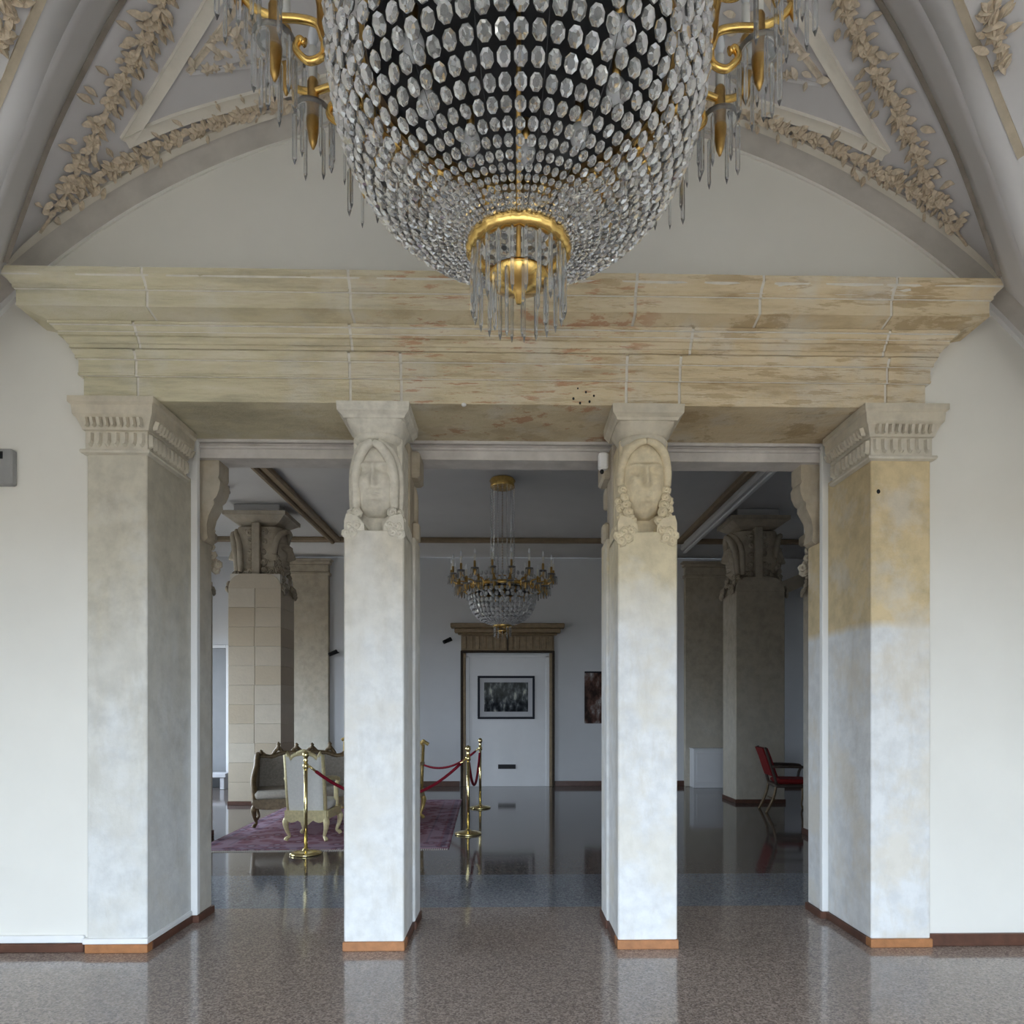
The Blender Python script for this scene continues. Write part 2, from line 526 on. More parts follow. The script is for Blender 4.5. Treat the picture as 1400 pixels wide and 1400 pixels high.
def link(name, me, mat=None, parent=None):
    o = bpy.data.objects.new(name, me)
    COL.objects.link(o)
    if mat is not None and not me.materials:
        me.materials.append(M[mat] if isinstance(mat, str) else mat)
    o.parent = parent
    return o


def empty(name, loc, rz=0.0):
    o = bpy.data.objects.new(name, None)
    COL.objects.link(o)
    o.location = loc
    o.rotation_euler = (0, 0, rz)
    o.empty_display_size = 0.05
    WPOS[o.name] = Vector(loc)
    return o


def tag(o, label, cat, group=None, kind=None):
    o['label'] = label
    o['category'] = cat
    if group:
        o['group'] = group
    if kind:
        o['kind'] = kind
    return o


def part(o, label=None, kind=None):
    if label:
        o['label'] = label
    if kind:
        o['kind'] = kind
    return o


def autosmooth(o, ang=35):
    me = o.data
    me.polygons.foreach_set('use_smooth', [True] * len(me.polygons))
    me.set_sharp_from_angle(angle=math.radians(ang))
    return o


def copy_tree(o, parent=None):
    c = o.copy()
    COL.objects.link(c)
    c.parent = parent
    for ch in list(o.children):
        copy_tree(ch, c)
    return c


def spline(pts, n=8):
    """Catmull-Rom through points"""
    pts = [Vector(p_) for p_ in pts]
    out = []
    for i in range(len(pts) - 1):
        p0, p1, p2, p3 = pts[max(i - 1, 0)], pts[i], pts[i + 1], pts[min(i + 2, len(pts) - 1)]
        for k in range(n):
            t_ = k / n
            out.append(0.5 * ((2 * p1) + (p2 - p0) * t_ + (2 * p0 - 5 * p1 + 4 * p2 - p3) * t_ * t_ + (3 * p1 - p0 - 3 * p2 + p3) * t_ ** 3))
    out.append(pts[-1])
    return out


# ------------------------------------------------------------------ room shell
YF = 4.22          # front face of columns and pilasters
YW = 4.25          # front wall
YH = 13.4          # back wall of the hall

tag(MB().box(-3.7, 3.7, -1.9, 5.14, -0.1, 0).build('floor', 'granite'), 'polished speckled brown granite floor of the vaulted room', 'floor', kind='structure')
tag(MB().box(-6.6, 6.6, 5.14, 6.16, -0.1, 0).build('floor_band', 'band'), 'polished blue-grey granite band across the floor behind the columns', 'floor', kind='structure')
tag(MB().box(-6.6, 6.6, 6.16, 13.6, -0.1, 0).build('floor_hall', 'hall_floor'), 'dark polished granite floor of the hall behind', 'floor', kind='structure')

# vault data -------------------------------------------------------
AR, AZ = 4.36, 0.77         # arch radius and centre height


def arch_z(x):
    return AZ + math.sqrt(max(AR * AR - x * x, 0))


XW = 2.56       # opening / pilaster outer edge
for s, nm, lab in ((-1, 'left', 'cream plastered front wall beside the grey-white pilaster'), (1, 'right', 'cream plastered front wall beside the yellowed pilaster')):
    xs = sorted((s * 2.53, s * 3.7))
    tag(MB().box(xs[0], xs[1], YW, 5.0, 0, 3.36).build('wall_front_' + nm, 'wall'), lab, 'wall', kind='structure')
# wall above the opening up to the arch
n_ = 28
poly = [(-3.7, 3.36), (3.7, 3.36)]
xs = [3.7 - 7.4 * i / n_ for i in range(n_ + 1)]
poly += [(x, max(arch_z(x) + 0.15, 3.37 + 0.001 * (4 - abs(x)))) for x in xs]
tag(MB().prism_xz(poly, YW, 4.98).build('wall_lunette', 'wall'), 'cream plastered lunette wall above the stone beam', 'wall', kind='structure')

# side and rear walls of the vaulted room (out of frame, they hold the windows)
for s, nm in ((-1, 'left'), (1, 'right')):
    xs = sorted((s * 3.6, s * 3.75))
    tag(MB().box(xs[0], xs[1], -1.9, 4.25, 0, 5.4).build('wall_' + nm, 'wall'), 'plain cream %s side wall of the vaulted room' % nm, 'wall', kind='structure')
m_ = MB()
edges = [-3.6]
for wx in WIN_X:
    edges += [wx - WIN_W / 2, wx + WIN_W / 2]
edges.append(3.6)
for i in range(0, 8, 2):
    m_.box(edges[i], edges[i + 1], -1.9, -1.75, 0, 5.4)
for i in range(1, 7, 2):
    m_.box(edges[i], edges[i + 1], -1.9, -1.75, WIN_H, 5.4)
tag(m_.build('wall_rear', 'wall'), 'rear wall with three tall glazed doors behind the viewer', 'wall', kind='structure')
for k, wx in enumerate(WIN_X):
    m_ = MB()
    h = WIN_W / 2
    for x0, x1 in ((wx - h, wx - h + 0.05), (wx - 0.03, wx + 0.03), (wx + h - 0.05, wx + h)):
        m_.box(x0, x1, -1.86, -1.80, 0, WIN_H)
    for z0 in (0.0, 0.8, WIN_H - 0.05):
        m_.box(wx - h, wx + h, -1.86, -1.80, z0, z0 + 0.05)
    tag(m_.build('window_%d' % (k + 1), 'white'), 'tall white glazed door frame behind the viewer, number %d along the rear wall' % (k + 1), 'window', kind='structure')
tag(MB().box(-40, 40, -60, -1.9, -0.25, -0.12).build('ground_front', 'paving'), 'added unseen sandy paving bouncing warm light in through the glazed doors', 'ground', kind='structure')  # both slabs are added out of view to bounce warm light indoors
tag(MB().box(-60, -6.6, -1.9, 40, -0.25, -0.12).build('ground_side', 'paving'), 'added unseen sandy paving bouncing warm light in through the hall windows', 'ground', kind='structure')
tag(MB().box(-3.75, 3.75, -1.9, 0.5, 5.3, 5.4).build('ceiling_rear', 'vault'), 'flat plaster ceiling over the viewer', 'ceiling', kind='structure')

# baseboards of the front wall
m_ = MB()
m_.bbox(-3.6, -XW, YW - 0.025, YW, 0, 0.052, 0.004)
b_ = tag(m_.build('baseboard_left', 'darkwood'), 'dark brown wooden skirting with white band on the wall beside the grey pilaster', 'baseboard', kind='structure')
MB().bbox(-3.6, -XW, YW - 0.02, YW, 0.055, 0.10, 0.004).build('white_band', 'strip', b_)
m_ = MB()
m_.bbox(XW, 3.6, YW - 0.025, YW, 0, 0.075, 0.004)
tag(m_.build('baseboard_right', 'darkwood'), 'dark brown wooden skirting on the wall beside the yellowed pilaster', 'baseboard', kind='structure')

# ---- the arch soffit and the vault --------------------------------
ceil = tag(empty('ceiling', (0, 2.2, 4.0)), 'pale plaster groin vault with beige floral stucco around the big chandelier', 'ceiling', kind='structure')
YA = 4.04
YD = 3.92      # where the diagonal ribs start
m_ = MB()
xs = [-3.62 + 7.24 * i / 64 for i in range(65)]
rings = []
for x in xs:
    z = arch_z(x)
    nx, nz = x / AR, (z - AZ) / AR
    rings.append([(x, YW, z), (x, YA, z), (x + nx * 0.25, YA, z + nz * 0.25), (x + nx * 0.25, YW, z + nz * 0.25)])
m_.loft(rings)
autosmooth(m_.build('arch_soffit', 'soffit', ceil))
# fillet on the wall along the arch and beige bead along the outer edge
for nm, y0, y1, d0, d1, mt in (('arch_fillet', YW - 0.012, YW, -0.016, 0.004, 'wall'), ('arch_bead', YA - 0.018, YA + 0.028, -0.014, 0.02, 'cream')):
    rings = []
    for x in xs:
        z = arch_z(x)
        nx, nz = x / AR, (z - AZ) / AR
        rings.append([(x + nx * d0, y1, z + nz * d0), (x + nx * d0, y0, z + nz * d0), (x + nx * d1, y0, z + nz * d1), (x + nx * d1, y1, z + nz * d1)])
    autosmooth(MB().loft(rings).build(nm, mt, ceil))

CXN = 2.84    # corner where diagonal rib leaves the wall arch


def curve1(ts, vs):
    ts, vs = np.array(ts), np.array(vs)

    def f(t_):
        i = int(np.clip(np.searchsorted(ts, t_) - 1, 0, len(ts) - 2))
        h = ts[i + 1] - ts[i]
        u = (t_ - ts[i]) / h

        def sl(k):
            if k == 0:
                return (vs[1] - vs[0]) / (ts[1] - ts[0])
            if k == len(ts) - 1:
                return (vs[-1] - vs[-2]) / (ts[-1] - ts[-2])
            return (vs[k + 1] - vs[k - 1]) / (ts[k + 1] - ts[k - 1])
        m0, m1 = sl(i) * h, sl(i + 1) * h
        return float((2 * u ** 3 - 3 * u ** 2 + 1) * vs[i] + (u ** 3 - 2 * u ** 2 + u) * m0 + (-2 * u ** 3 + 3 * u ** 2) * vs[i + 1] + (u ** 3 - u ** 2) * m1)
    return f


bz = curve1([0.0, 0.024, 0.15, 0.25, 0.3675, 0.6, 0.8, 1.0], [3.86, 3.945, 4.371, 4.61, 4.814, 5.06, 5.15, 5.18])
az = curve1([-0.3, -0.1, 0.0, 0.1226, 0.171, 0.226, 0.30, 0.381, 0.6, 1.0], [2.6, 3.2, 3.56, 3.937, 4.10, 4.255, 4.465, 4.616, 4.90, 5.08])


def Bc(t_):
    if t_ < 0:
        x = -CXN + CXN * t_
        return Vector((x, YD, bz(0) + (arch_z(x) - arch_z(CXN))))
    return Vector((-CXN + CXN * t_, YD - 1.72 * t_, bz(t_)))


def Ac(t_):
    return Vector((-2.944 + CXN * t_, 3.749 - 1.72 * max(t_, 0) - (0.4 * t_ if t_ < 0 else 0), az(t_)))


def Lc(t_):
    return Vector((-3.62, 3.72 - 1.6 * t_ if t_ > 0 else 3.72, 2.6 + 1.9 * (t_ + 0.2) - 0.5 * max(t_, 0) ** 2))


def ruled(ca, cb, ts, nv=6):
    vs, fs = [], []
    for t_ in ts:
        a, b = ca(t_), cb(t_)
        for j in range(nv + 1):
            vs.append(a.lerp(b, j / nv))
    n = nv + 1
    for i in range(len(ts) - 1):
        for j in range(nv):
            fs.append((i * n + j, (i + 1) * n + j, (i + 1) * n + j + 1, i * n + j + 1))
    return vs, fs


def Aw(t_):
    x = -CXN + CXN * t_
    return Vector((x, YA, arch_z(x)))


TS0 = [i / 40 for i in range(41)]
TS1 = [-0.25 + 1.25 * i / 50 for i in range(51)]
web_v, web_f = ruled(Aw, Bc, TS1, 8)
rib_v, rib_f = ruled(Bc, Ac, TS1, 4)
side_v, side_f = ruled(Ac, Lc, TS1, 8)


def mx(vs):
    return [Vector((-v.x, v.y, v.z)) for v in vs]


def my(vs):
    return [Vector((v.x, 4.4 - v.y, v.z)) for v in vs]


def solid(o, th):
    md = o.modifiers.new('thickness', 'SOLIDIFY')
    md.thickness = th
    md.offset = 1.0
    return o


def fix_down(vs, fs):
    """faces wound so that their normals point into the room (down)"""
    out = []
    for f in fs:
        a, b, c = vs[f[0]], vs[f[1]], vs[f[2]]
        d = vs[f[3]]
        nrm = (c - a).cross(d - b)
        out.append(f if nrm.z < 0 else tuple(reversed(f)))
    return out


for nm, vs, fs, mt in (('web', web_v, web_f, 'vault'), ('rib', rib_v, rib_f, 'vault'), ('side_web', side_v, side_f, 'vault_white')):
    for flipx in (0, 1):
        for flipy in (0, 1):
            q = mx(vs) if flipx else vs
            q = my(q) if flipy else q
            o = MB().add(q, fix_down(q, fs)).build(nm, mt, ceil, smooth=True)
            md = o.modifiers.new('thickness', 'SOLIDIFY')
            md.thickness = 0.04
            md.offset = -1.0
BV_web = BVHTree.FromPolygons([tuple(v) for v in web_v], fix_down(web_v, web_f))
BV_side = BVHTree.FromPolygons([tuple(v) for v in side_v], fix_down(side_v, side_f))


def on(bv, px, py):
    """where the sight line of a pixel meets a vault surface: (point, normal into the room)"""
    d = P(px, py, 4.0) - Vector((0, 0, EYE))
    h = bv.ray_cast(Vector((0, 0, EYE)), d.normalized())
    if h[0] is None:
        return None
    nrm = h[1] if h[1].z < 0 else -h[1]
    return h[0], nrm


def flip(v):
    return Vector((-v[0], v[1], v[2]))


def ribbon(bv, pix, width, height, n=10):
    """raised moulding on a vault surface along a path; returns ring lists for left (and mirrored right)"""
    pl = spline([Vector((a, b, 0)) for a, b in pix], n) if len(pix) > 2 else [Vector((pix[0][0], pix[0][1], 0)).lerp(Vector((pix[1][0], pix[1][1], 0)), k / n) for k in range(n + 1)]
    pts = [on(bv, q.x, q.y) for q in pl]
    pts = [q for q in pts if q]
    rings = []
    for i, (p_, nr) in enumerate(pts):
        t_ = (pts[min(i + 1, len(pts) - 1)][0] - pts[max(i - 1, 0)][0]).normalized()
        s_ = nr.cross(t_).normalized() * width / 2
        rings.append([p_ - s_ - nr * 0.01, p_ - s_ * 0.97 + nr * height, p_ - s_ * 0.55 + nr * height * 0.8, p_ + s_ * 0.55 + nr * height * 0.8, p_ + s_ * 0.97 + nr * height, p_ + s_ - nr * 0.01])
    return rings


def both_sides(rings, name, mat):
    for s in (0, 1):
        rr = [[flip(q) for q in r_] for r_ in rings] if s else rings
        autosmooth(MB().loft(rr).build(name, mat, ceil), 50)


# triangular frame on the web, the tan line beside the rib, the inner triangle's border
both_sides(ribbon(BV_web, [(352, -100), (290, 0), (232, 96), (171, 192)], 0.066, 0.020), 'frame_moulding', 'cream')
both_sides(ribbon(BV_web, [(171, 192), (240, 163), (320, 139), (420, 114), (520, 95), (640, 84)], 0.066, 0.020), 'frame_moulding', 'cream')
both_sides(ribbon(BV_web, [(378, -80), (311, 25), (257, 98)], 0.028, 0.014), 'panel_border', 'stucco_pale')
both_sides(ribbon(BV_web, [(257, 98), (340, 88), (440, 72), (560, 56)], 0.022, 0.012), 'panel_border', 'vault_white')
both_sides([[(x, YW, arch_z(x) - 0.045), (x, YW - 0.03, arch_z(x) - 0.045), (x, YW - 0.03, arch_z(x) + 0.01), (x, YW, arch_z(x) + 0.01)] for x in [-3.58 + 0.72 * i / 14 for i in range(15)]], 'side_fillet', 'strip')
both_sides([r_ for r_ in ([Bc(t_) + Vector((0.012, 0.012, -0.008)), Bc(t_) + Vector((-0.005, -0.006, -0.014)), Bc(t_) + Vector((-0.016, -0.016, 0.0)), Bc(t_) + Vector((0, 0, 0.02))] for t_ in [0.02 + i / 44 for i in range(43)])], 'rib_bead', 'groove')  # dark grey-brown strip following the rib edge
both_sides(ribbon(BV_side, [(80, -60), (55, 0), (28, 62), (2, 126), (-25, 190)], 0.035, 0.008), 'side_line', 'tan_line')


# ---- stucco leaves ------------------------------------------------
def leaf_mesh(nm, L, W, H):
    m_ = MB()
    prof = [(0.0, 0.08), (0.25, 0.8), (0.5, 1.0), (0.75, 0.7), (1.0, 0.05)]
    vs = []
    for u, k in prof:
        lift = H * math.sin(PI * min(u * 0.9 + 0.15, 1))
        vs += [(u * L, -k * W / 2, 0), (u * L, 0, lift + 0.004), (u * L, k * W / 2, 0)]
    fs = []
    for i in range(4):
        a = i * 3
        fs += [(a, a + 3, a + 4, a + 1), (a + 1, a + 4, a + 5, a + 2)]
    m_.add(vs, fs)
    me = m_.mesh(nm)
    return me


def flower_mesh(nm, Rr):
    m_ = MB()
    n = 12
    vs = [(0, 0, 0.35 * Rr)]
    for k in range(n):
        a = 2 * PI * k / n
        q = Rr * (1.0 if k % 2 == 0 else 0.62)
        vs.append((q * 0.5 * math.cos(a), q * 0.5 * math.sin(a), 0.42 * Rr if k % 2 == 0 else 0.22 * Rr))
    for k in range(n):
        a = 2 * PI * k / n
        q = Rr * (1.0 if k % 2 == 0 else 0.62)
        vs.append((q * math.cos(a), q * math.sin(a), 0.0))
    fs = []
    for k in range(n):
        j = (k + 1) % n
        fs.append((0, 1 + k, 1 + j))
        fs.append((1 + k, 1 + n + k, 1 + n + j, 1 + j))
    m_.add(vs, fs)
    return m_.mesh(nm)


LEAF = [leaf_mesh('leaf', 0.080, 0.036, 0.026), leaf_mesh('leaf', 0.062, 0.034, 0.026)]
FLOW = [flower_mesh('flower', 0.052), flower_mesh('flower', 0.042)]
SMALL = [leaf_mesh('leaf', 0.048, 0.024, 0.015), flower_mesh('flower', 0.024)]
for me in LEAF + FLOW:
    me.materials.append(M['stucco'])
for me in SMALL:
    me.materials.append(M['stucco_pale'])


def put(me, nm, p_, nr, tdir, ang, par, org, mirror, sc=1.0):
    t_ = (tdir - nr * tdir.dot(nr)).normalized()
    s_ = nr.cross(t_)
    d = t_ * math.cos(ang) + s_ * math.sin(ang)
    e = nr.cross(d)
    q = p_ + nr * 0.003
    if mirror:
        q, d, e2, nr2 = flip(q), flip(d), flip(e), flip(nr)
        e2 = -e2        # keep right-handed: the leaf is symmetric
    else:
        e2, nr2 = e, nr
    mtx = Matrix(((d.x * sc, e2.x * sc, nr2.x * sc, 0), (d.y * sc, e2.y * sc, nr2.y * sc, 0), (d.z * sc, e2.z * sc, nr2.z * sc, 0), (0, 0, 0, 1)))
    o = bpy.data.objects.new(nm, me)
    COL.objects.link(o)
    o.parent = par
    o.matrix_local = Matrix.Translation(q - org) @ mtx
    return o


def garland(bv, pix, width_px, step_px, rng, mirror, small=False):
    pl = spline([Vector((a, b, 0)) for a, b in pix], 24)
    # resample by pixel length
    acc, out, last = 0.0, [pl[0]], pl[0]
    for q in pl[1:]:
        acc += (q - last).length
        last = q
        if acc >= step_px:
            out.append(q)
            acc = 0
    org = WPOS[ceil.name]
    hits = [on(bv, q.x, q.y) for q in pl[::4]]
    hits = [h for h in hits if h]
    m_ = MB()
    st = [h[0] + h[1] * 0.008 for h in hits]
    if mirror:
        st = [flip(q) for q in st]
    m_.tube(st, 0.008, 5)
    g = m_.build('garland', 'stucco', ceil)
    for i, q in enumerate(out):
        nxt = out[min(i + 1, len(out) - 1)]
        prv = out[max(i - 1, 0)]
        td2 = (nxt - prv).normalized()
        nd2 = Vector((-td2.y, td2.x, 0))
        h0, h1 = on(bv, prv.x, prv.y), on(bv, nxt.x, nxt.y)
        if not h0 or not h1:
            continue
        tdir = (h1[0] - h0[0]).normalized()
        h = on(bv, q.x, q.y)
        if h and i % 2 == 0:
            put(rng.choice(FLOW), 'flower', h[0] + h[1] * 0.008, h[1], tdir, rng.uniform(0, 6), g, org, mirror, rng.uniform(0.8, 1.15))
        for sd in (-1, 1):
            for off, a0 in ((0.10, 0.45), (0.26, 0.8), (0.42, 1.2)):
                c = q + nd2 * sd * off * width_px + td2 * rng.uniform(-5, 5)
                hh = on(bv, c.x, c.y)
                if hh:
                    put(rng.choice(LEAF), 'leaf', hh[0] + hh[1] * rng.uniform(0.0, 0.012), hh[1], tdir, sd * (a0 + rng.uniform(-0.5, 0.5)) + (PI if rng.random() < 0.25 else 0), g, org, mirror, rng.uniform(0.75, 1.1))
    return g


def tri_fill(bv, corner, mirror, rng):
    org = WPOS[ceil.name]
    h = on(bv, 300, 75)
    m_ = MB()
    pts = [on(bv, a, b) for a, b in ((262, 96), (314, 30), (378, -75), (450, 60), (345, 84))]
    q = [p_[0] + p_[1] * 0.004 for p_ in pts if p_]
    if mirror:
        q = [flip(v) for v in q]
    m_.add(q, [tuple(range(len(q))) if mirror else tuple(reversed(range(len(q))))])
    g = m_.build('ornament_panel', 'vault', ceil)
    y = 92.0
    while y > 5:
        x = 268 + (92 - y) * 0.55
        x_end = 352 - max(0, 40 - y) * 0.4 if not False else 0
        x_end = 385
        while x < x_end:
            a, b = x + rng.uniform(-3, 3), y - (x - 268) * 0.10 + rng.uniform(-3, 3)
            if a > 262 + (97 - b) * 0.62:
                hh = on(bv, a, b)
                if hh:
                    put(SMALL[0] if rng.random() < 0.6 else SMALL[1], 'leaf' if rng.random() < 0.6 else 'flower', hh[0] + hh[1] * 0.008, hh[1], Vector((1, 0, 0)), rng.uniform(0, 6.28), g, org, mirror, rng.uniform(1.1, 1.6))
            x += 14
        y -= 13
    return g


rng = random.Random(3)
DIAG = [(40, 333), (62, 304), (93, 257), (116, 214), (130, 176), (158, 124), (186, 71), (212, 21), (232, -22)]
LOW = [(104, 258), (150, 231), (200, 205), (257, 181), (304, 163), (350, 148), (411, 134), (470, 120)]
for mir in (False, True):
    garland(BV_web, DIAG, 50, 15, rng, mir)
    garland(BV_web, LOW, 36, 14, rng, mir)
    tri_fill(BV_web, None, mir, rng)
    garland(BV_side, [(22, -16), (12, 18), (2, 52)], 34, 17, rng, mir)

# ------------------------------------------------------------------ entablature of stone blocks
ent = tag(empty('entablature', (0, YF, 3.31)), 'weathered limestone entablature of stone blocks spanning the columns under the lunette', 'entablature', kind='thing')
EW = 2.553
CORN = [(0.130, 3.722), (0.228, 3.742), (0.236, 3.742), (0.236, 3.834), (0.250, 3.836), (0.250, 3.853), (0.256, 3.856), (0.264, 3.872), (0.282, 3.888), (0.290, 3.892), (0.298, 3.896), (0.298, 3.928)]
BED = [(0.032, 3.600), (0.054, 3.602), (0.054, 3.624), (0.063, 3.625), (0.078, 3.655), (0.094, 3.656), (0.094, 3.676), (0.102, 3.677), (0.118, 3.702), (0.132, 3.704), (0.132, 3.719)]
ARCHI = [(0.0, 3.311), (0.0, 3.452), (0.022, 3.455), (0.024, 3.465), (0.020, 3.470), (0.020, 3.548), (0.034, 3.551), (0.034, 3.568), (0.048, 3.588), (0.048, 3.597)]


def block_mesh(prof, x0, x1, ends, shrink=0.0):
    """swept moulding; ends: which end turns the corner back to the wall (-1 left, 1 right, 0 none)"""
    zm = (prof[0][1] + prof[-1][1]) / 2
    pr = [(p_ - shrink, z + (0.004 if z < zm else -0.004 if z > zm else 0) * (1 if shrink else 0)) for p_, z in prof]
    zt, zb = pr[-1][1], pr[0][1]

    def worn(x, p_, z):
        if shrink:
            return p_
        amp = 0.002 + 0.0065 * min(max((x + 0.7) / 2.2, 0), 1)
        n = 0.6 * mnoise.noise(Vector((x * 7, z * 45, 1.3))) + 0.4 * mnoise.noise(Vector((x * 23, z * 60, 7.1)))
        return p_ + amp * n

    def plain(x):
        return [(x, YF - worn(x, p_, z), z) for p_, z in pr] + [(x, YF + 0.10, zt), (x, YF + 0.10, zb)]

    def mitre(s):
        return [(s * (EW + p_), YF - p_, z) for p_, z in pr] + [(s * (EW - 0.10), YF + 0.10, zt), (s * (EW - 0.10), YF + 0.10, zb)]

    def ret(s):
        return [(s * (EW + p_), YW + 0.01, z) for p_, z in pr] + [(s * (EW - 0.10), YW + 0.08, zt), (s * (EW - 0.10), YW + 0.08, zb)]
    rings = []
    a, b = x0, x1
    if -1 in ends:
        rings += [ret(-1), mitre(-1)]
        a = -EW + 0.05
    if 1 in ends:
        b = EW - 0.05
    if not shrink:
        n = max(1, int((b - a) / 0.05))
        rings += [plain(a + (b - a) * k / n) for k in range(n + 1)]
    elif not ends:
        rings += [plain(a), plain(b)]
    if 1 in ends:
        rings += [mitre(1), ret(1)]
    return MB().loft(rings)


def X_at(px, p_):
    return P(px, 500, YF - p_).x


core = MB()
for pr in (CORN, BED, ARCHI):
    core.v, core.f = core.v, core.f
    mm = block_mesh(pr, 0, 0, (-1, 1), 0.0075)
    core.add(mm.v, mm.f)
core.build('mortar_core', 'mortar', ent)
GAP = 0.017
for pr, joints, pm in ((CORN, (203, 480, 868, 1038, 1217), 0.22), (BED, (188, 480, 945, 1211), 0.08), (ARCHI, (186, 478, 548, 857, 930, 1213), 0.02)):
    xs = [X_at(j, pm) for j in joints]
    xs = [None] + xs + [None]
    for i in range(len(xs) - 1):
        a, b = xs[i], xs[i + 1]
        ends = ((-1,) if a is None else ()) + ((1,) if b is None else ())
        o = block_mesh(pr, (a or 0) + GAP / 2, (b or 0) - GAP / 2, ends).build('stone_block', 'stone', ent)
# soffit of the beam and the lower plastered rear lintel
MB().box(-2.50, 2.50, YF + 0.02, 4.90, 3.318, 3.42).build('beam_soffit', 'stone', ent)
lip = MB().box(-2.5, 2.5, 4.85, 5.04, 3.20, 3.32)
lip.build('rear_lintel', 'lip', ent)
MB().bbox(-2.5, 2.5, 4.825, 4.87, 3.262, 3.285, 0.008).build('lintel_fillet', 'lip', ent)
MB().bbox(-2.5, 2.5, 4.81, 4.86, 3.30, 3.325, 0.008).build('lintel_fillet', 'lip', ent)
# pale plaster patches, screw holes
for px, py, rx, rz in ((1098, 393, 0.018, 0.026), (634, 553, 0.016, 0.012)):
    q = P(px, py, YF - 0.24 if py < 430 else YF - 0.001)
    MB().ball((q.x, q.y + 0.004, q.z), rx, 0.012, rz).build('plaster_patch', 'strip', ent, True)
for px, py, r_ in ((1033, 385, 0.010), (784, 545, 0.009), (793, 551, 0.008), (801, 536, 0.007), (812, 541, 0.007), (806, 549, 0.008), (790, 531, 0.006), (905, 381, 0.007)):
    q = P(px, py, YF - 0.255 if py < 430 else YF - 0.001)
    MB().ball((q.x, q.y + 0.003, q.z), r_, 0.006, r_ * 1.2, 8, 5).build('hole', 'black', ent)


# ------------------------------------------------------------------ busts
def bust(variant, scale=1.0):
    """head relief: local x right, -y towards the viewer, z up, chin at z=-0.2, crown at 0.25"""
    g = math.exp
    rows, cols = 46, 44
    rings = []
    for i in range(rows + 1):
        z = -0.235 + 0.475 * i / rows
        u = z / 0.24
        if z > 0:
            wv = 0.142 * (1 - 0.10 * u ** 2)
        else:
            wv = 0.142 * (1 - 0.52 * abs(u) ** 2.0) if variant == 'r' else 0.142 * (1 - 0.40 * abs(u) ** 2.4)
        if z < -0.20:
            wv *= max(0.55, 1 - (abs(z) - 0.20) * 11)
        dv = 0.150 * (1 - 0.22 * u ** 2) * (1 if z > -0.2 else max(0.6, 1 - (abs(z) - 0.2) * 9))
        ring = []
        for j in range(cols + 1):
            a = -PI / 2 + PI * j / cols
            x = wv * math.sin(a)
            y = dv * math.cos(a) ** 0.8 if math.cos(a) > 0 else 0
            # features
            y += 0.036 * g(-(x / 0.018) ** 2) * (1 if -0.055 < z < 0.045 else g(-((z + 0.055) / 0.012) ** 2) if z <= -0.055 else g(-((z - 0.045) / 0.035) ** 2)) * (0.55 + 0.45 * (0.045 - z) / 0.1 if -0.055 < z < 0.045 else 1.0 if z <= -0.055 else 0.55)
            y += 0.016 * g(-(z - 0.065 - 0.10 * abs(x)) ** 2 / 0.00022) * g(-((abs(x) - 0.055) / 0.05) ** 2)
            y -= 0.020 * g(-((abs(x) - 0.055) / 0.026) ** 2 - ((z - 0.038) / 0.017) ** 2)
            y += 0.010 * g(-((abs(x) - 0.055) / 0.017) ** 2 - ((z - 0.036) / 0.009) ** 2)
            y += 0.012 * g(-(x / 0.035) ** 2 - ((z + 0.092) / 0.009) ** 2)
            y += 0.013 * g(-(x / 0.028) ** 2 - ((z + 0.115) / 0.010) ** 2)
            y -= 0.010 * g(-(x / 0.034) ** 2 - ((z + 0.1035) / 0.004) ** 2)
            y -= 0.009 * g(-(x / 0.04) ** 2 - ((z + 0.137) / 0.010) ** 2)
            y += 0.018 * g(-(x / 0.035) ** 2 - ((z + 0.172) / 0.022) ** 2)
            y += 0.012 * g(-((abs(x) - 0.075) / 0.03) ** 2 - ((z + 0.03) / 0.035) ** 2)
            y0_ = dv * math.cos(a) ** 0.8 if math.cos(a) > 0 else 0
            y = y0_ + 2.1 * (y - y0_)
            ring.append(Vector((x, -y, z)) * scale)
        ring.append(Vector((wv, 0.10, z)) * scale)
        ring.append(Vector((-wv, 0.10, z)) * scale)
        rings.append(ring)
    return MB().loft(rings)


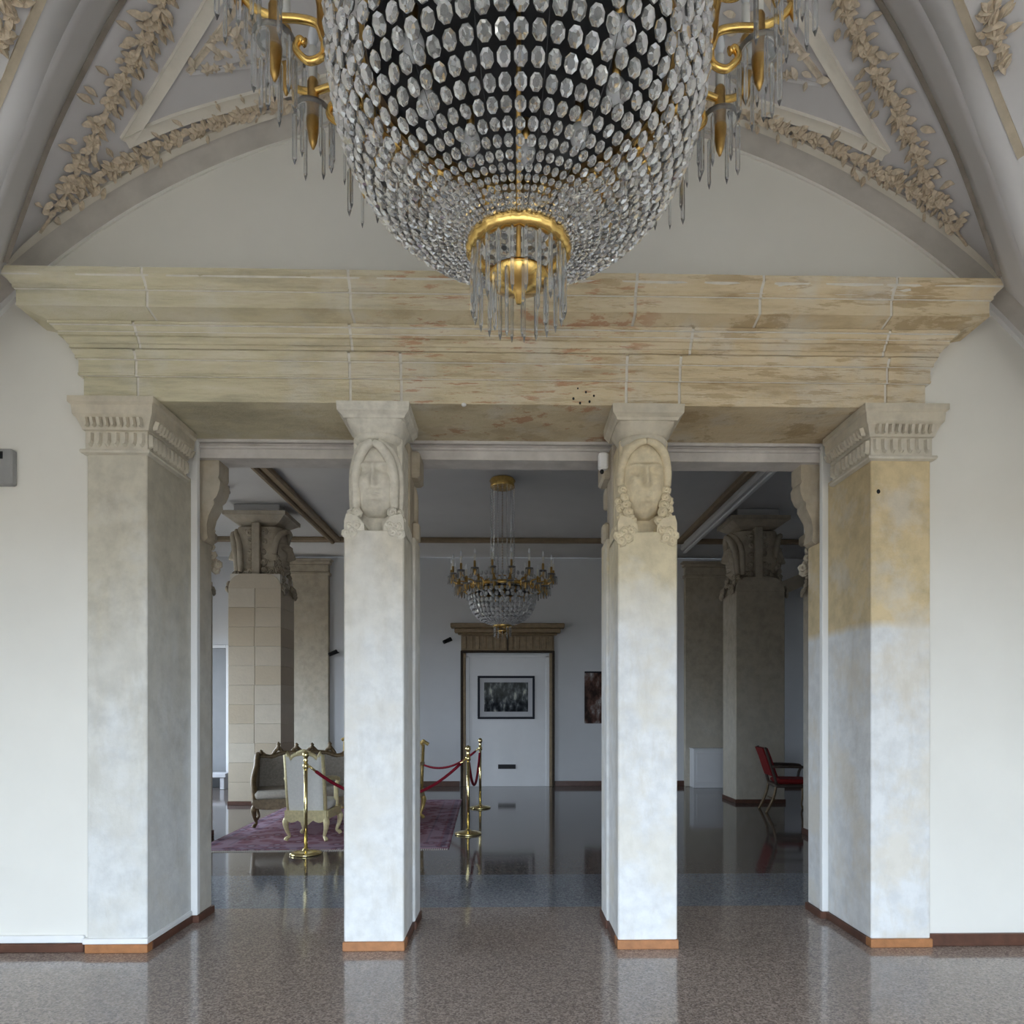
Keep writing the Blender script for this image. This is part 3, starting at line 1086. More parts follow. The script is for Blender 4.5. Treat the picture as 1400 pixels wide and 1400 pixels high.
def hair(variant, scale=1.0):
    """veil or hair rolls framing the face, as tubes; and curl spots"""
    rolls = []
    if variant == 'l':
        for s in (-1, 1):
            rolls.append(([(0.0, -0.165, 0.205), (s * 0.05, -0.155, 0.175), (s * 0.098, -0.128, 0.10), (s * 0.118, -0.105, 0.0), (s * 0.118, -0.095, -0.10), (s * 0.122, -0.09, -0.19)], [0.022, 0.030, 0.034, 0.034, 0.032, 0.026]))
            rolls.append(([(s * 0.02, -0.135, 0.225), (s * 0.10, -0.10, 0.17), (s * 0.142, -0.06, 0.06), (s * 0.148, -0.05, -0.08), (s * 0.146, -0.05, -0.20)], [0.020, 0.026, 0.028, 0.028, 0.024]))
        curls = [(s * x, y, z) for s in (-1, 1) for x, y, z in ((0.112, -0.12, -0.225), (0.150, -0.09, -0.225), (0.128, -0.12, -0.27), (0.160, -0.08, -0.27), (0.105, -0.155, -0.315), (0.150, -0.155, -0.32), (0.125, -0.165, -0.36), (0.168, -0.16, -0.37))]
    else:
        for s in (-1, 1):
            rolls.append(([(0.0, -0.155, 0.222), (s * 0.06, -0.145, 0.205), (s * 0.115, -0.105, 0.16), (s * 0.142, -0.075, 0.07), (s * 0.144, -0.065, -0.03)], [0.018, 0.026, 0.030, 0.030, 0.026]))
        curls = [(s * x, y, z) for s in (-1, 1) for x, y, z in ((0.135, -0.085, -0.06), (0.128, -0.10, -0.11), (0.155, -0.07, -0.13), (0.118, -0.11, -0.16), (0.150, -0.09, -0.18), (0.105, -0.125, -0.21), (0.142, -0.10, -0.235),
                                                               (0.085, -0.13, -0.26), (0.120, -0.12, -0.285), (0.155, -0.09, -0.30), (0.095, -0.155, -0.33), (0.138, -0.158, -0.335), (0.170, -0.158, -0.36), (0.115, -0.165, -0.375), (0.155, -0.165, -0.395))]
    return rolls, curls


def curl_mesh():
    pts = []
    for k in range(15):
        a = k * 0.95
        q = 0.022 * (1 - k / 18)
        pts.append((q * math.cos(a), -0.012 * k / 14, q * math.sin(a)))
    m_ = MB().tube(pts, [0.0085] * 14 + [0.004], 5)
    return m_


CURL = {}


def add_bust(par, base, variant, mat, scale=1.0, rz=0.0, local=False, curls=True):
    """bust part with rolls and curls below it, at world point base (head centre), facing -y turned by rz"""
    org = WPOS.get(par.name, Vector((0, 0, 0)))
    b = bust(variant, scale)
    o = link('bust', b.mesh('bust', True), mat, par)
    o.location = Vector(base) - org
    o.rotation_euler = (0, 0, rz)
    rolls, cur = hair(variant, scale)
    for pts, rad in rolls:
        h = link('hair_roll', MB().tube([q * scale for q in spline(pts, 5)], [float(x) * scale for x in np.interp(np.linspace(0, len(rad) - 1, (len(pts) - 1) * 5 + 1), range(len(rad)), rad)], 8).mesh('hair_roll', True), mat, o)
    if curls:
        if mat not in CURL:
            CURL[mat] = curl_mesh().mesh('hair_curl', True)
            CURL[mat].materials.append(M[mat])
        for c in cur:
            h = bpy.data.objects.new('hair_curl', CURL[mat])
            COL.objects.link(h)
            h.parent = o
            h.location = Vector(c) * scale
            h.rotation_euler = (random.uniform(-0.3, 0.3), random.uniform(0, 6), 0)
            h.scale = (scale * 1.35,) * 3
    return o


# ------------------------------------------------------------------ columns with busts
def herm_column(px0, px1, variant, label):
    x0, x1 = P(px0, 900, YF).x, P(px1, 900, YF).x
    xc = (x0 + x1) / 2
    hw = (x1 - x0) / 2
    shaft, stone = ('col_l', 'bust_l') if variant == 'l' else ('col_r', 'bust_r')
    r = tag(empty('herm_column', (xc, YF + 0.3, 0)), label, 'column', 'columns with carved heads', 'thing')
    zt = 2.545
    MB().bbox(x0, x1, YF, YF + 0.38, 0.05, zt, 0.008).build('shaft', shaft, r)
    MB().bbox(xc - hw * 0.84, xc + hw * 0.84, YF + 0.13, YF + 0.39, zt - 0.02, 3.15, 0.006).build('neck', stone, r)
    # shoulders
    for s in (-1, 1):
        m_ = MB()
        pts = [(hw * 0.30, zt - 0.02), (hw, zt - 0.02), (hw, zt + 0.055), (hw * 0.93, zt + 0.10), (hw * 0.55, zt + 0.085), (hw * 0.34, zt + 0.04)]
        poly = [(xc + s * a, b) for a, b in (pts if s > 0 else reversed(pts))]
        m_.prism_xz(poly, YF + 0.005, YF + 0.36)
        m_.build('shoulder', stone, r)
    # skirting
    MB().bbox(x0 - 0.006, x1 + 0.006, YF - 0.012, YF + 0.10, 0, 0.055, 0.003).build('skirting', 'wood', r)
    MB().bbox(x0 - 0.010, x1 + 0.010, YF + 0.10, YF + 0.40, 0, 0.05, 0.003).build('skirting', 'darkwood', r)
    MB().bbox(x0 - 0.024, x1 + 0.024, YF + 0.40, YF + 0.68, 0, 0.05, 0.003).build('skirting', 'darkwood', r)
    # rear half-pillar, a little wider, with its own head towards the hall
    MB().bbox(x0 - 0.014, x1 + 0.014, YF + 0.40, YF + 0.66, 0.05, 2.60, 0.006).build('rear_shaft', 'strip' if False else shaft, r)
    MB().bbox(xc - hw * 0.9, xc + hw * 0.9, YF + 0.38, YF + 0.60, 2.58, 3.22, 0.006).build('rear_neck', 'rear_stone', r)
    add_bust(r, (xc, YF + 0.60, 2.90), variant, 'rear_stone', 1.05, PI, curls=False)
    for s in (-1, 1):
        MB().bbox(xc + s * hw * 0.98 - 0.028, xc + s * hw * 0.98 + 0.028, YF + 0.50, YF + 0.62, 2.60, 2.74, 0.02).build('rear_shoulder', 'rear_stone', r)
        MB().bbox(xc + s * hw - 0.035, xc + s * hw + 0.035, YF + 0.46, YF + 0.70, 3.02, 3.20, 0.015).build('rear_abacus', 'rear_stone', r)
    # front head, bell and abacus
    add_bust(r, (xc - 0.005, YF + 0.165, 2.88), variant, stone, 0.97 if variant == 'l' else 1.0)
    rings = []
    for z, k, e in ((3.100, 0.74, 2.2), (3.115, 0.84, 2.2), (3.135, 0.86, 2.3), (3.150, 0.82, 2.4), (3.156, 0.86, 2.6), (3.180, 0.91, 3.2), (3.205, 0.96, 5.0), (3.222, 1.0, 9.0)):
        ring = []
        for j in range(24):
            a_ = 2 * PI * j / 24
            ca, sa = math.cos(a_), math.sin(a_)
            q = (abs(ca) ** e + abs(sa) ** e) ** (-1 / e)
            ring.append((xc + hw * k * q * ca, YF + 0.19 + (0.185 * k + 0.004) * q * sa, z))
        rings.append(ring)
    autosmooth(MB().loft(rings).build('bell', 'cap' if variant == 'r' else stone, r), 40)
    rings = []
    for z, p_ in ((3.222, 0.004), (3.238, 0.012), (3.250, 0.026), (3.256, 0.034), (3.309, 0.038)):
        rings.append([(x0 - p_, YF - p_, z), (x1 + p_, YF - p_, z), (x1 + p_, YF + 0.38, z), (x0 - p_, YF + 0.38, z)])
    MB().loft(rings).build('abacus', stone if variant == 'l' else 'cap', r)
    return r


herm_column(470, 552, 'l', 'white plastered square column topped by a veiled grey stone head, beside the sofa')
hr = herm_column(845, 926, 'r', 'white square column topped by a yellowed stone head with curly hair, beside the brown picture')


# ------------------------------------------------------------------ pilasters
def pilaster(s, px_out, px_in, mat, label):
    xo, xi = P(px_out, 900, YF).x, P(px_in, 900, YF).x
    r = tag(empty('pilaster', ((xo + xi) / 2, YF + 0.3, 0)), label, 'pilaster', 'pilasters framing the opening', 'thing')
    a, b = min(xo, xi), max(xo, xi)
    inner = -s        # direction from the jamb into the opening
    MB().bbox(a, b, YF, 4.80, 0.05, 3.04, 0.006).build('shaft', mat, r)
    # step of the jamb: narrow pale strip and the rear pilaster
    xr = xi + inner * 0.040
    lo, hi = min(xo, xr), max(xo, xr)
    MB().bbox(lo, hi, 4.80, 4.845, 0.05, 3.312, 0.004).build('jamb_strip', 'strip', r)
    xr2 = xi + inner * 0.036
    lo, hi = min(xo, xr2), max(xo, xr2)
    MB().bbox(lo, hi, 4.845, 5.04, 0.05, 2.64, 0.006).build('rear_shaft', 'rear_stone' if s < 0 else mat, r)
    lo2, hi2 = min(xo, xi), max(xo, xi)
    MB().bbox(lo2, hi2, 4.845, 5.02, 2.6, 3.22, 0.004).build('rear_neck', 'rear_stone', r)
    # rear capital and head in profile, standing out into the opening
    xb = xi + inner * 0.03
    prof = [(0.0, 2.64), (0.030, 2.665), (0.022, 2.70), (0.020, 2.76), (0.034, 2.82), (0.060, 2.865), (0.080, 2.90), (0.076, 2.93), (0.100, 2.95), (0.122, 3.0), (0.128, 3.05), (0.112, 3.08), (0.120, 3.10), (0.120, 3.20)]
    rings = []
    for p_, z in prof:
        q = xb + inner * p_
        l_, h_ = min(q, xo), max(q, xo)
        rings.append([(l_, 4.93 - p_ * 0.3, z), (h_, 4.93 - p_ * 0.3, z), (h_, 5.06, z), (l_, 5.06, z)])
    autosmooth(MB().loft(rings).build('rear_capital', 'rear_stone', r), 40)
    add_bust(r, (xi + inner * -0.12, 4.98, 2.86), 'r', 'rear_stone', 0.95, PI, curls=True)
    # skirting
    MB().bbox(a - 0.008, b + 0.008, YF - 0.014, YF + 0.05, 0, 0.052, 0.003).build('skirting', 'wood', r)
    MB().bbox(a - 0.010, b + 0.010, YF + 0.05, 4.80, 0, 0.05, 0.003).build('skirting', 'darkwood', r)
    lo, hi = min(xo, xr + inner * 0.012), max(xo, xr + inner * 0.012)
    MB().bbox(lo, hi, 4.80, 5.055, 0, 0.05, 0.003).build('skirting', 'darkwood', r)
    if s < 0:
        MB().bbox(a - 0.02, b + 0.012, YF - 0.018, 4.79, 0.054, 0.088, 0.004).build('white_band', 'strip', r)
    # capital: stacked mouldings on three sides
    prof = [(0.002, 2.985), (0.026, 2.992), (0.030, 3.002), (0.026, 3.012), (0.006, 3.018), (0.006, 3.125), (0.018, 3.130), (0.020, 3.140), (0.022, 3.146), (0.040, 3.190), (0.052, 3.205), (0.056, 3.212), (0.060, 3.262), (0.074, 3.275), (0.074, 3.309)]
    rings = []
    for p_, z in prof:
        rings.append([(a - p_, YF - p_, z), (b + p_, YF - p_, z), (b + p_, 4.72, z), (a - p_, 4.72, z)])
    cap = MB().loft(rings).build('capital', 'cap', r)
    # carved tongues and leaves
    W_ = b - a

    def tongue(nm, w_, h_, d_):
        m_ = MB()
        pts = [(-w_ / 2, h_), (-w_ / 2, h_ * 0.35), (-w_ * 0.3, h_ * 0.08), (0, 0), (w_ * 0.3, h_ * 0.08), (w_ / 2, h_ * 0.35), (w_ / 2, h_)]
        n = len(pts)
        vs = [(x, 0, z) for x, z in pts] + [(x * 0.6, -d_, 0.012 + z * 0.82) for x, z in pts]
        fs = [tuple(range(n, 2 * n))] + [(j, j + 1, n + j + 1, n + j) for j in range(n - 1)] + [(n - 1, 0, n, 2 * n - 1)]
        m_.add(vs, fs)
        me = m_.mesh(nm)
        me.materials.append(M['cap'])
        return me
    t1, t2 = tongue('tongue', 0.028, 0.056, 0.024), tongue('carved_leaf', 0.038, 0.084, 0.022)
    org = WPOS[r.name]

    def place(me, x, y, z, rz, tilt):
        o = bpy.data.objects.new(me.name.split('.')[0], me)
        COL.objects.link(o)
        o.parent = cap
        o.location = Vector((x, y, z)) - org
        o.rotation_euler = (tilt, 0, rz)
    for me, pitch, z, off, tilt in ((t1, 0.037, 3.140, 0.027, R(20)), (t2, 0.048, 3.030, 0.006, 0)):
        n = int(W_ / pitch)
        for k in range(n):
            place(me, a + (k + 0.5) * W_ / n, YF - off, z, 0, tilt)
        n = int(0.5 / pitch)
        for k in range(n):
            place(me, (b + off) if inner > 0 else (a - off), YF + (k + 0.5) * 0.5 / n, z, PI / 2 * inner, tilt)
    return r


pilaster(-1, 119, 201, 'shaft_l', 'grey-white stone pilaster with carved capital, nearest the wall control box')
rp = pilaster(1, 1272, 1191, 'shaft_r', 'stone pilaster yellowed at the top with a small dark hole, beside the red chair')
q = P(1201, 672, YF - 0.001)
MB().ball((q.x, q.y, q.z), 0.012, 0.006, 0.014, 8, 5).build('hole', 'black', rp)

# ------------------------------------------------------------------ hall behind
HC = 4.66
tag(MB().box(-6.6, 6.6, 5.0, 13.6, HC, HC + 0.1).build('ceiling_hall', 'hall_ceiling'), 'pale flat plaster ceiling of the hall behind the columns', 'ceiling', kind='structure')
tag(MB().box(-6.6, 6.6, YH, YH + 0.15, 0, HC).build('wall_back', 'hall_wall'), 'white plastered back wall of the hall with the door surround', 'wall', kind='structure')
tag(MB().box(6.5, 6.65, 5.0, YH, 0, HC).build('wall_hall_right', 'hall_wall'), 'plain white side wall of the hall behind the red chair', 'wall', kind='structure')
m_ = MB()
wy = [5.0]
for yy in HALL_Y:
    wy += [yy - HALL_W / 2, yy + HALL_W / 2]
wy.append(YH)
for i in range(0, 8, 2):
    m_.box(-6.6, -6.45, wy[i], wy[i + 1], 0, HC)
for i in range(1, 7, 2):
    m_.box(-6.6, -6.45, wy[i], wy[i + 1], HALL_Z1, HC)
    m_.box(-6.6, -6.45, wy[i], wy[i + 1], 0, HALL_Z0)
tag(m_.build('wall_hall_left', 'hall_wall'), 'white side wall of the hall with tall windows, beyond the sofa', 'wall', kind='structure')
for k, yy in enumerate(HALL_Y):
    m_ = MB()
    h = HALL_W / 2
    for y0 in (yy - h, yy - 0.02, yy + h - 0.04):
        m_.box(-6.58, -6.53, y0, y0 + 0.04, HALL_Z0, HALL_Z1)
    for z0 in (HALL_Z0, 2.2, HALL_Z1 - 0.04):
        m_.box(-6.58, -6.53, yy - h, yy + h, z0, z0 + 0.04)
    tag(m_.build('window_%d' % (k + 4), 'white'), 'tall white window frame in the hall side wall, number %d from the columns' % (k + 1), 'window', kind='structure')
tag(MB().box(-6.6, -3.7, 5.0, 5.14, 0, HC).build('wall_hall_front_left', 'hall_wall'), 'hall side of the front wall, left of the opening', 'wall', kind='structure')
tag(MB().box(3.7, 6.6, 5.0, 5.14, 0, HC).build('wall_hall_front_right', 'hall_wall'), 'hall side of the front wall, right of the opening', 'wall', kind='structure')
m_ = MB().box(-3.7, 3.7, 4.99, 5.05, 3.3, HC)
tag(m_.build('wall_hall_front', 'hall_wall'), 'hall side of the wall above the columns', 'wall', kind='structure')

# moulded ceiling frame and cove strips
tr = tag(empty('trim_1', (0, 9, HC)), 'brown and cream moulding framing the hall ceiling', 'moulding', kind='structure')
for s in (-1, 1):
    xs = sorted((s * 3.12, s * 3.24))
    MB().bbox(xs[0], xs[1], 5.2, 12.95, HC - 0.085, HC, 0.02).build('side_moulding', 'trimwood', tr)
    if s < 0:
        MB().bbox(-3.32, -3.24, 5.2, 12.95, HC - 0.12, HC, 0.02).build('side_moulding', 'trimwood', tr)
        continue
    xs = sorted((s * 3.30, s * 3.37))
    MB().bbox(xs[0], xs[1], 5.2, 13.38, HC - 0.20, HC - 0.165, 0.010).build('cove_edge', 'strip' if s > 0 else 'hall_ceiling', tr)
    xs = sorted((s * 3.24, s * 3.34))
    MB().bbox(xs[0], xs[1], 5.2, 13.38, HC - 0.16, HC, 0.03).build('cove', 'hall_ceiling', tr)
MB().bbox(-6.4, 6.4, 12.86, 12.98, HC - 0.085, HC, 0.02).build('back_moulding', 'trimwood', tr)
MB().bbox(-6.4, 6.4, 12.98, 13.06, HC - 0.05, HC, 0.012).build('back_moulding', 'cream', tr)
rings = []
for k in range(7):
    a = PI / 2 * k / 6
    rings.append([(-6.45, YH + 0.03 - 0.32 * math.cos(a), HC - 0.24 * math.sin(a) - 0.001), (6.45, YH + 0.03 - 0.32 * math.cos(a), HC - 0.24 * math.sin(a) - 0.001)])
vs = [Vector(p_) for r_ in rings for p_ in r_]
fs = [(2 * i, 2 * i + 1, 2 * i + 3, 2 * i + 2) for i in range(6)]
cv = MB().add(vs, fs).build('back_cove', 'hall_ceiling', tr, True)
md = cv.modifiers.new('thickness', 'SOLIDIFY')
md.thickness = 0.02

# back wall skirting
m_ = MB()
xd0, xd1 = P(630, 1000, YH).x, P(757, 1000, YH).x
b_ = tag(MB().bbox(xd1 + 0.02, 6.4, YH - 0.03, YH, 0, 0.10, 0.004).build('baseboard_back_right', 'darkwood'), 'dark skirting on the back wall under the brown picture', 'baseboard', kind='structure')
b_ = tag(MB().bbox(-6.4, xd0 - 0.02, YH - 0.03, YH, 0, 0.10, 0.004).build('baseboard_back_left', 'darkwood'), 'dark skirting on the back wall behind the sofa and ropes', 'baseboard', kind='structure')

# door with surround
yd = YH - 0.02
d_ = tag(empty('door_1', (P(693, 1075, yd).x, yd, 0)), 'white door in a brown carved surround with projecting cornice', 'door', kind='structure')
zt = P(693, 895, yd).z
xa, xb = P(637, 1000, yd).x, P(751, 1000, yd).x
MB().bbox(xa, xb, yd - 0.02, yd + 0.02, 0, zt, 0.004).build('door_leaf', 'white', d_)
for x0, x1 in ((xa, xa + 0.07), (xb - 0.07, xb)):
    MB().bbox(x0, x1, yd - 0.035, yd - 0.018, 0, zt - 0.02, 0.006).build('door_stile', 'white', d_)
MB().bbox(xa, xb, yd - 0.035, yd - 0.018, zt - 0.06, zt, 0.006).build('door_rail', 'white', d_)
for x0, x1 in ((xa - 0.055, xa), (xb, xb + 0.055)):
    MB().bbox(x0, x1, yd - 0.05, yd + 0.02, 0, zt + 0.03, 0.008).build('jamb', 'doorwood', d_)
for x0, x1 in ((xa - 0.10, xa - 0.056), (xb + 0.056, xb + 0.10)):
    MB().bbox(x0, x1, yd - 0.06, yd + 0.02, 0, zt + 0.06, 0.008).build('jamb', 'doorblack', d_)
MB().bbox(xa - 0.10, xb + 0.10, yd - 0.055, yd + 0.02, zt + 0.032, zt + 0.075, 0.008).build('lintel', 'doorblack', d_)
MB().bbox(xa - 0.09, xb + 0.09, yd - 0.05, yd + 0.02, zt + 0.076, zt + 0.37, 0.006).build('frieze', 'doorwood', d_)
fw = (xb - xa + 0.18) / 14
fl = None
for k in range(14):
    x0 = xa - 0.09 + k * fw
    if k == 7:
        MB().bbox(x0 - 0.012, x0 + 0.012, yd - 0.075, yd - 0.04, zt + 0.076, zt + 0.37, 0.004).build('frieze_divider', 'doorblack', d_)
    MB().bbox(x0 + 0.022, x0 + fw - 0.022, yd - 0.072, yd - 0.045, zt + 0.10, zt + 0.35, 0.010).build('flute', 'doorwood', d_)
z0 = zt + 0.372
for zz0, zz1, pz in ((z0, z0 + 0.035, 0.09), (z0 + 0.036, z0 + 0.12, 0.15), (z0 + 0.121, z0 + 0.21, 0.22)):
    MB().bbox(xa - 0.09 - pz + 0.03, xb + 0.09 + pz - 0.03, yd - pz, yd + 0.02, zz0, zz1, 0.012).build('cornice', 'doorwood', d_)
q0, q1 = P(681, 1045, yd), P(705, 1051, yd)
MB().bbox(q0.x, q1.x, yd - 0.034, yd - 0.019, q1.z, q0.z, 0.003).build('letter_slot', 'black', d_)

# framed pictures
q0, q1 = P(653, 924, yd - 0.04), P(731, 983, yd - 0.04)
r = tag(empty('framed_picture', ((q0.x + q1.x) / 2, yd - 0.03, (q0.z + q1.z) / 2)), 'wide framed black and white photograph in a dark frame hung on the white door', 'picture')
fb = 0.042
for a0, a1, b0, b1 in ((q0.x, q1.x, q0.z - fb, q0.z), (q0.x, q1.x, q1.z, q1.z + fb), (q0.x, q0.x + fb, q1.z + fb, q0.z - fb), (q1.x - fb, q1.x, q1.z + fb, q0.z - fb)):
    MB().bbox(a0, a1, yd - 0.06, yd - 0.021, b0, b1, 0.006).build('frame', 'frame_dark', r)
MB().box(q0.x + fb, q1.x - fb, yd - 0.04, yd - 0.021, q1.z + fb, q0.z - fb).build('mat_board', 'mat_board', r)
p0, p1 = P(662, 933, yd - 0.04), P(722, 973, yd - 0.04)
MB().box(p0.x, p1.x, yd - 0.043, yd - 0.041, p1.z, p0.z).build('photo_print', 'print_grey', r)
q0, q1 = P(799, 918, YH), P(846, 989, YH)
r = tag(empty('wall_picture', ((q0.x + q1.x) / 2, YH, (q0.z + q1.z) / 2)), 'unframed brown picture on the back wall, half hidden by a column', 'picture')
MB().bbox(q0.x, q1.x, YH - 0.03, YH - 0.002, q1.z, q0.z, 0.003).build('canvas', 'print_brown', r)
MB().box(q0.x, q1.x, YH - 0.033, YH - 0.03, q0.z - 0.03, q0.z).build('top_edge', 'black', r)

# security cameras and ceiling sensors
for px, py, lab in ((612, 876, 'small dark security camera on the back wall beside the door cornice'), (456, 893, 'small dark security camera on the back wall beside the brown pilaster')):
    q = P(px, py, YH - 0.1)
    r = tag(empty('security_camera', (q.x, YH, q.z)), lab, 'camera', 'security cameras in the hall')
    MB().tube([(q.x + 0.07, YH, q.z + 0.02), (q.x + 0.06, YH - 0.07, q.z + 0.02), (q.x + 0.03, YH - 0.09, q.z + 0.01)], 0.014, 8).build('bracket', 'black', r)
    MB().tube([(q.x + 0.06, YH - 0.08, q.z + 0.035), (q.x - 0.07, YH - 0.16, q.z - 0.035)], [0.042, 0.036], 10).build('housing', 'black', r)
q = P(309, 677, 8.2)
r = tag(empty('ceiling_spotlight', (q.x, q.y, HC)), 'small dark spotlight under the white hall ceiling by the grey pilaster', 'spotlight')
yy = (HC - 0.10 - EYE) * FOC / (CY - 677)
q = P(309, 677, yy)
r.location = (q.x, q.y, HC)
WPOS[r.name] = Vector((q.x, q.y, HC))
MB().lathe([(0.05, HC), (0.05, HC - 0.02), (0.02, HC - 0.025), (0.02, HC - 0.06)], 12, Matrix.Translation((q.x, q.y, 0))).build('mount', 'grey_plastic', r)
MB().tube([(q.x - 0.05, q.y, HC - 0.10), (q.x + 0.05, q.y - 0.02, HC - 0.08)], [0.05, 0.035], 12).build('lamp_head', 'grey_plastic', r)

# back wall pilasters
def back_pilaster(px0, px1, ytop, label, mt):
    x0, x1 = P(px0, 900, YH - 0.12).x, P(px1, 900, YH - 0.12).x
    r = tag(empty('wall_pilaster', ((x0 + x1) / 2, YH, 0)), label, 'pilaster', 'pilasters on the back wall', 'thing')
    zt = P(px0, ytop, YH - 0.12).z
    MB().bbox(x0, x1, YH - 0.12, YH, 0.0, zt - 0.30, 0.008).build('shaft', mt, r)
    for a, b, p_ in ((zt - 0.31, zt - 0.25, 0.03), (zt - 0.25, zt - 0.10, 0.005), (zt - 0.10, zt - 0.04, 0.04), (zt - 0.04, zt, 0.07)):
        MB().bbox(x0 - p_, x1 + p_, YH - 0.12 - p_, YH, a, b, 0.012).build('capital_band', 'pier', r)
    return r


back_pilaster(393, 449, 764, 'brown stone pilaster on the back wall behind the sofa', 'pier')
back_pilaster(937, 1010, 768, 'brown stone pilaster on the back wall above the white cabinet', 'pier')


# free-standing piers with two heads
def pier(x0, x1, yb, label, blocks):
    xc = (x0 + x1) / 2
    y1 = yb + 0.66
    r = tag(empty('stone_pier', (xc, yb + 0.33, 0)), label, 'pier', 'piers with double heads in the hall', 'thing')
    zs = 3.56
    if blocks:
        MB().box(x0 + 0.02, x1 - 0.02, yb + 0.02, y1 - 0.01, 0.05, zs).build('core', 'mortar', r)
        n = 11
        h = (3.34 - 0.06) / n
        for k in range(n):
            za = 0.06 + k * h
            split = xc + random.uniform(-0.006, 0.006)
            for a, b in ((x0, split - 0.002), (split + 0.002, x1)):
                MB().bbox(a, b, yb, y1, za + 0.0015, za + h - 0.0015, 0.003).build('stone_block', 'pier_block', r)
    else:
        MB().bbox(x0, x1, yb, y1, 0.05, 3.34, 0.01).build('shaft', 'pier', r)
    # rounded shoulders
    poly = [(x0, 3.335), (x1, 3.335)]
    rr = 0.22
    for k in range(7):
        a = PI / 2 * k / 6
        poly.append((x1 - rr + rr * math.cos(a), zs - rr + rr * math.sin(a)))
    for k in range(7):
        a = PI / 2 + PI / 2 * k / 6
        poly.append((x0 + rr + rr * math.cos(a), zs - rr + rr * math.sin(a)))
    autosmooth(MB().prism_xz(poly, yb + 0.005, y1).build('shoulder_block', 'pier_block' if blocks else 'pier', r))
    MB().bbox(x0 - 0.012, x1 + 0.012, yb - 0.012, y1 + 0.01, 0, 0.06, 0.004).build('skirting', 'darkwood', r)
    # centre strip, heads, abacus
    MB().bbox(xc - 0.06, xc + 0.06, yb + 0.04, y1 - 0.05, zs - 0.05, 4.36, 0.008).build('centre_strip', 'pier', r)
    MB().bbox(xc - 0.26, xc + 0.26, yb + 0.14, y1 - 0.05, zs - 0.05, 4.30, 0.03).build('head_core', 'pier', r)
    for s in (-1, 1):
        add_bust(r, (xc + s * 0.17, yb + 0.33, 3.93), 'l' if s < 0 else 'r', 'pier', 1.62, s * PI / 2)
    for sgn in (-1, 1):
        for q in range(14):
            h = bpy.data.objects.new('hair_curl', CURL['pier'])
            COL.objects.link(h)
            h.parent = r
            h.location = (sgn * (0.11 + 0.075 * (q % 3) + random.uniform(-0.01, 0.01)), yb + 0.12 - (yb + 0.33) + 0.03 * (q % 3), zs + 0.07 + 0.15 * (q // 3) + random.uniform(-0.02, 0.02))
            h.rotation_euler = (0, random.uniform(0, 6), 0)
            h.scale = (2.3, 2.3, 2.3)
    rings = []
    for z, p_ in ((4.34, -0.16), (4.38, -0.06), (4.42, 0.0), (4.455, 0.05), (4.46, 0.075), (4.52, 0.08)):
        rings.append([(x0 - p_, yb + 0.03 - p_, z), (x1 + p_, yb + 0.03 - p_, z), (x1 + p_, y1 + p_, z), (x0 - p_, y1 + p_, z)])
    MB().loft(rings).build('abacus', 'pier', r)
    MB().bbox(x0 + 0.05, x1 - 0.05, yb + 0.08, y1 - 0.02, 4.515, HC - 0.003, 0.01).build('impost', 'hall_ceiling', r)
    return r


xl0, xl1 = P(312, 1100, 10.76).x, P(384, 1100, 10.76).x
pier(xl0, xl1, 10.76, 'tall stone pier of tan blocks with carved heads behind the sofa', True)
xr0, xr1 = P(1006, 1100, 10.85).x, P(1073, 1100, 10.85).x
pier(xr0, xr1, 10.85, 'tall dark stone pier with carved heads beside the red chair', False)

# nearer slim pillars at both aisles, seen as slivers past the jambs
for s, px, lab in ((-1, 291, 'slim brown pillar seen past the grey pilaster, at the rug corner'), (1, 1098, 'slim pale pillar with a small carved head seen past the yellowed pilaster')):
    xq = P(px, 1150, 7.75).x + s * 0.17
    a, b = sorted((xq, xq + s * 0.42))
    r = tag(empty('aisle_pillar', ((a + b) / 2, 7.95, 0)), lab, 'pillar', kind='thing')
    MB().bbox(a, b, 7.75, 8.15, 0.05, 2.95, 0.008).build('shaft', 'pier' if s < 0 else 'rear_stone', r)
    MB().bbox(a - 0.012, b + 0.012, 7.738, 8.16, 0, 0.07, 0.004).build('skirting', 'darkwood', r)
    MB().bbox(a + 0.04, b - 0.04, 7.80, 8.12, 2.93, 3.45, 0.01).build('neck', 'pier', r)
    add_bust(r, ((a + b) / 2 - s * 0.12, 7.93, 3.14), 'r', 'pier' if s < 0 else 'rear_stone', 0.85, -s * PI / 2)
    MB().bbox(a - 0.04, b + 0.04, 7.72, 8.2, 3.40, 3.52, 0.02).build('abacus', 'pier', r)
    MB().bbox(a, b, 7.78, 8.14, 3.52, HC, 0.01).build('upper_block', 'hall_ceiling', r)

# arched band in the far aisle, grey panel door, white cabinet
m_ = MB()
rings = []
for k in range(13):
    a = R(180 - 180 * k / 12)
    cx, cz, rr = 6.0, 2.55, 1.35
    # half arch leaning on the pier side
    rings.append([(cx + (rr + d) * math.cos(a), y, cz + (rr + d) * math.sin(a) * 0.0 + 0 if False else cz + (rr + d) * math.sin(a)) for d, y in ((0, YH), (0, YH - 0.25), (0.24, YH - 0.25), (0.24, YH))])
rings = [[(min(x, 6.48), y, z) for x, y, z in r_] for r_ in rings[:8]]
tag(autosmooth(MB().loft(rings).build('trim_2', 'pier')), 'dark stone arch band on the back wall behind the red chair', 'arch', kind='structure')
q0, q1 = P(286, 886, YH - 0.05), P(309, 886, YH - 0.05)
d2 = tag(empty('door_2', (q0.x - 0.3, YH - 0.05, 0)), 'plain grey door leaf on the back wall beside the tan stone pier', 'door', kind='structure')
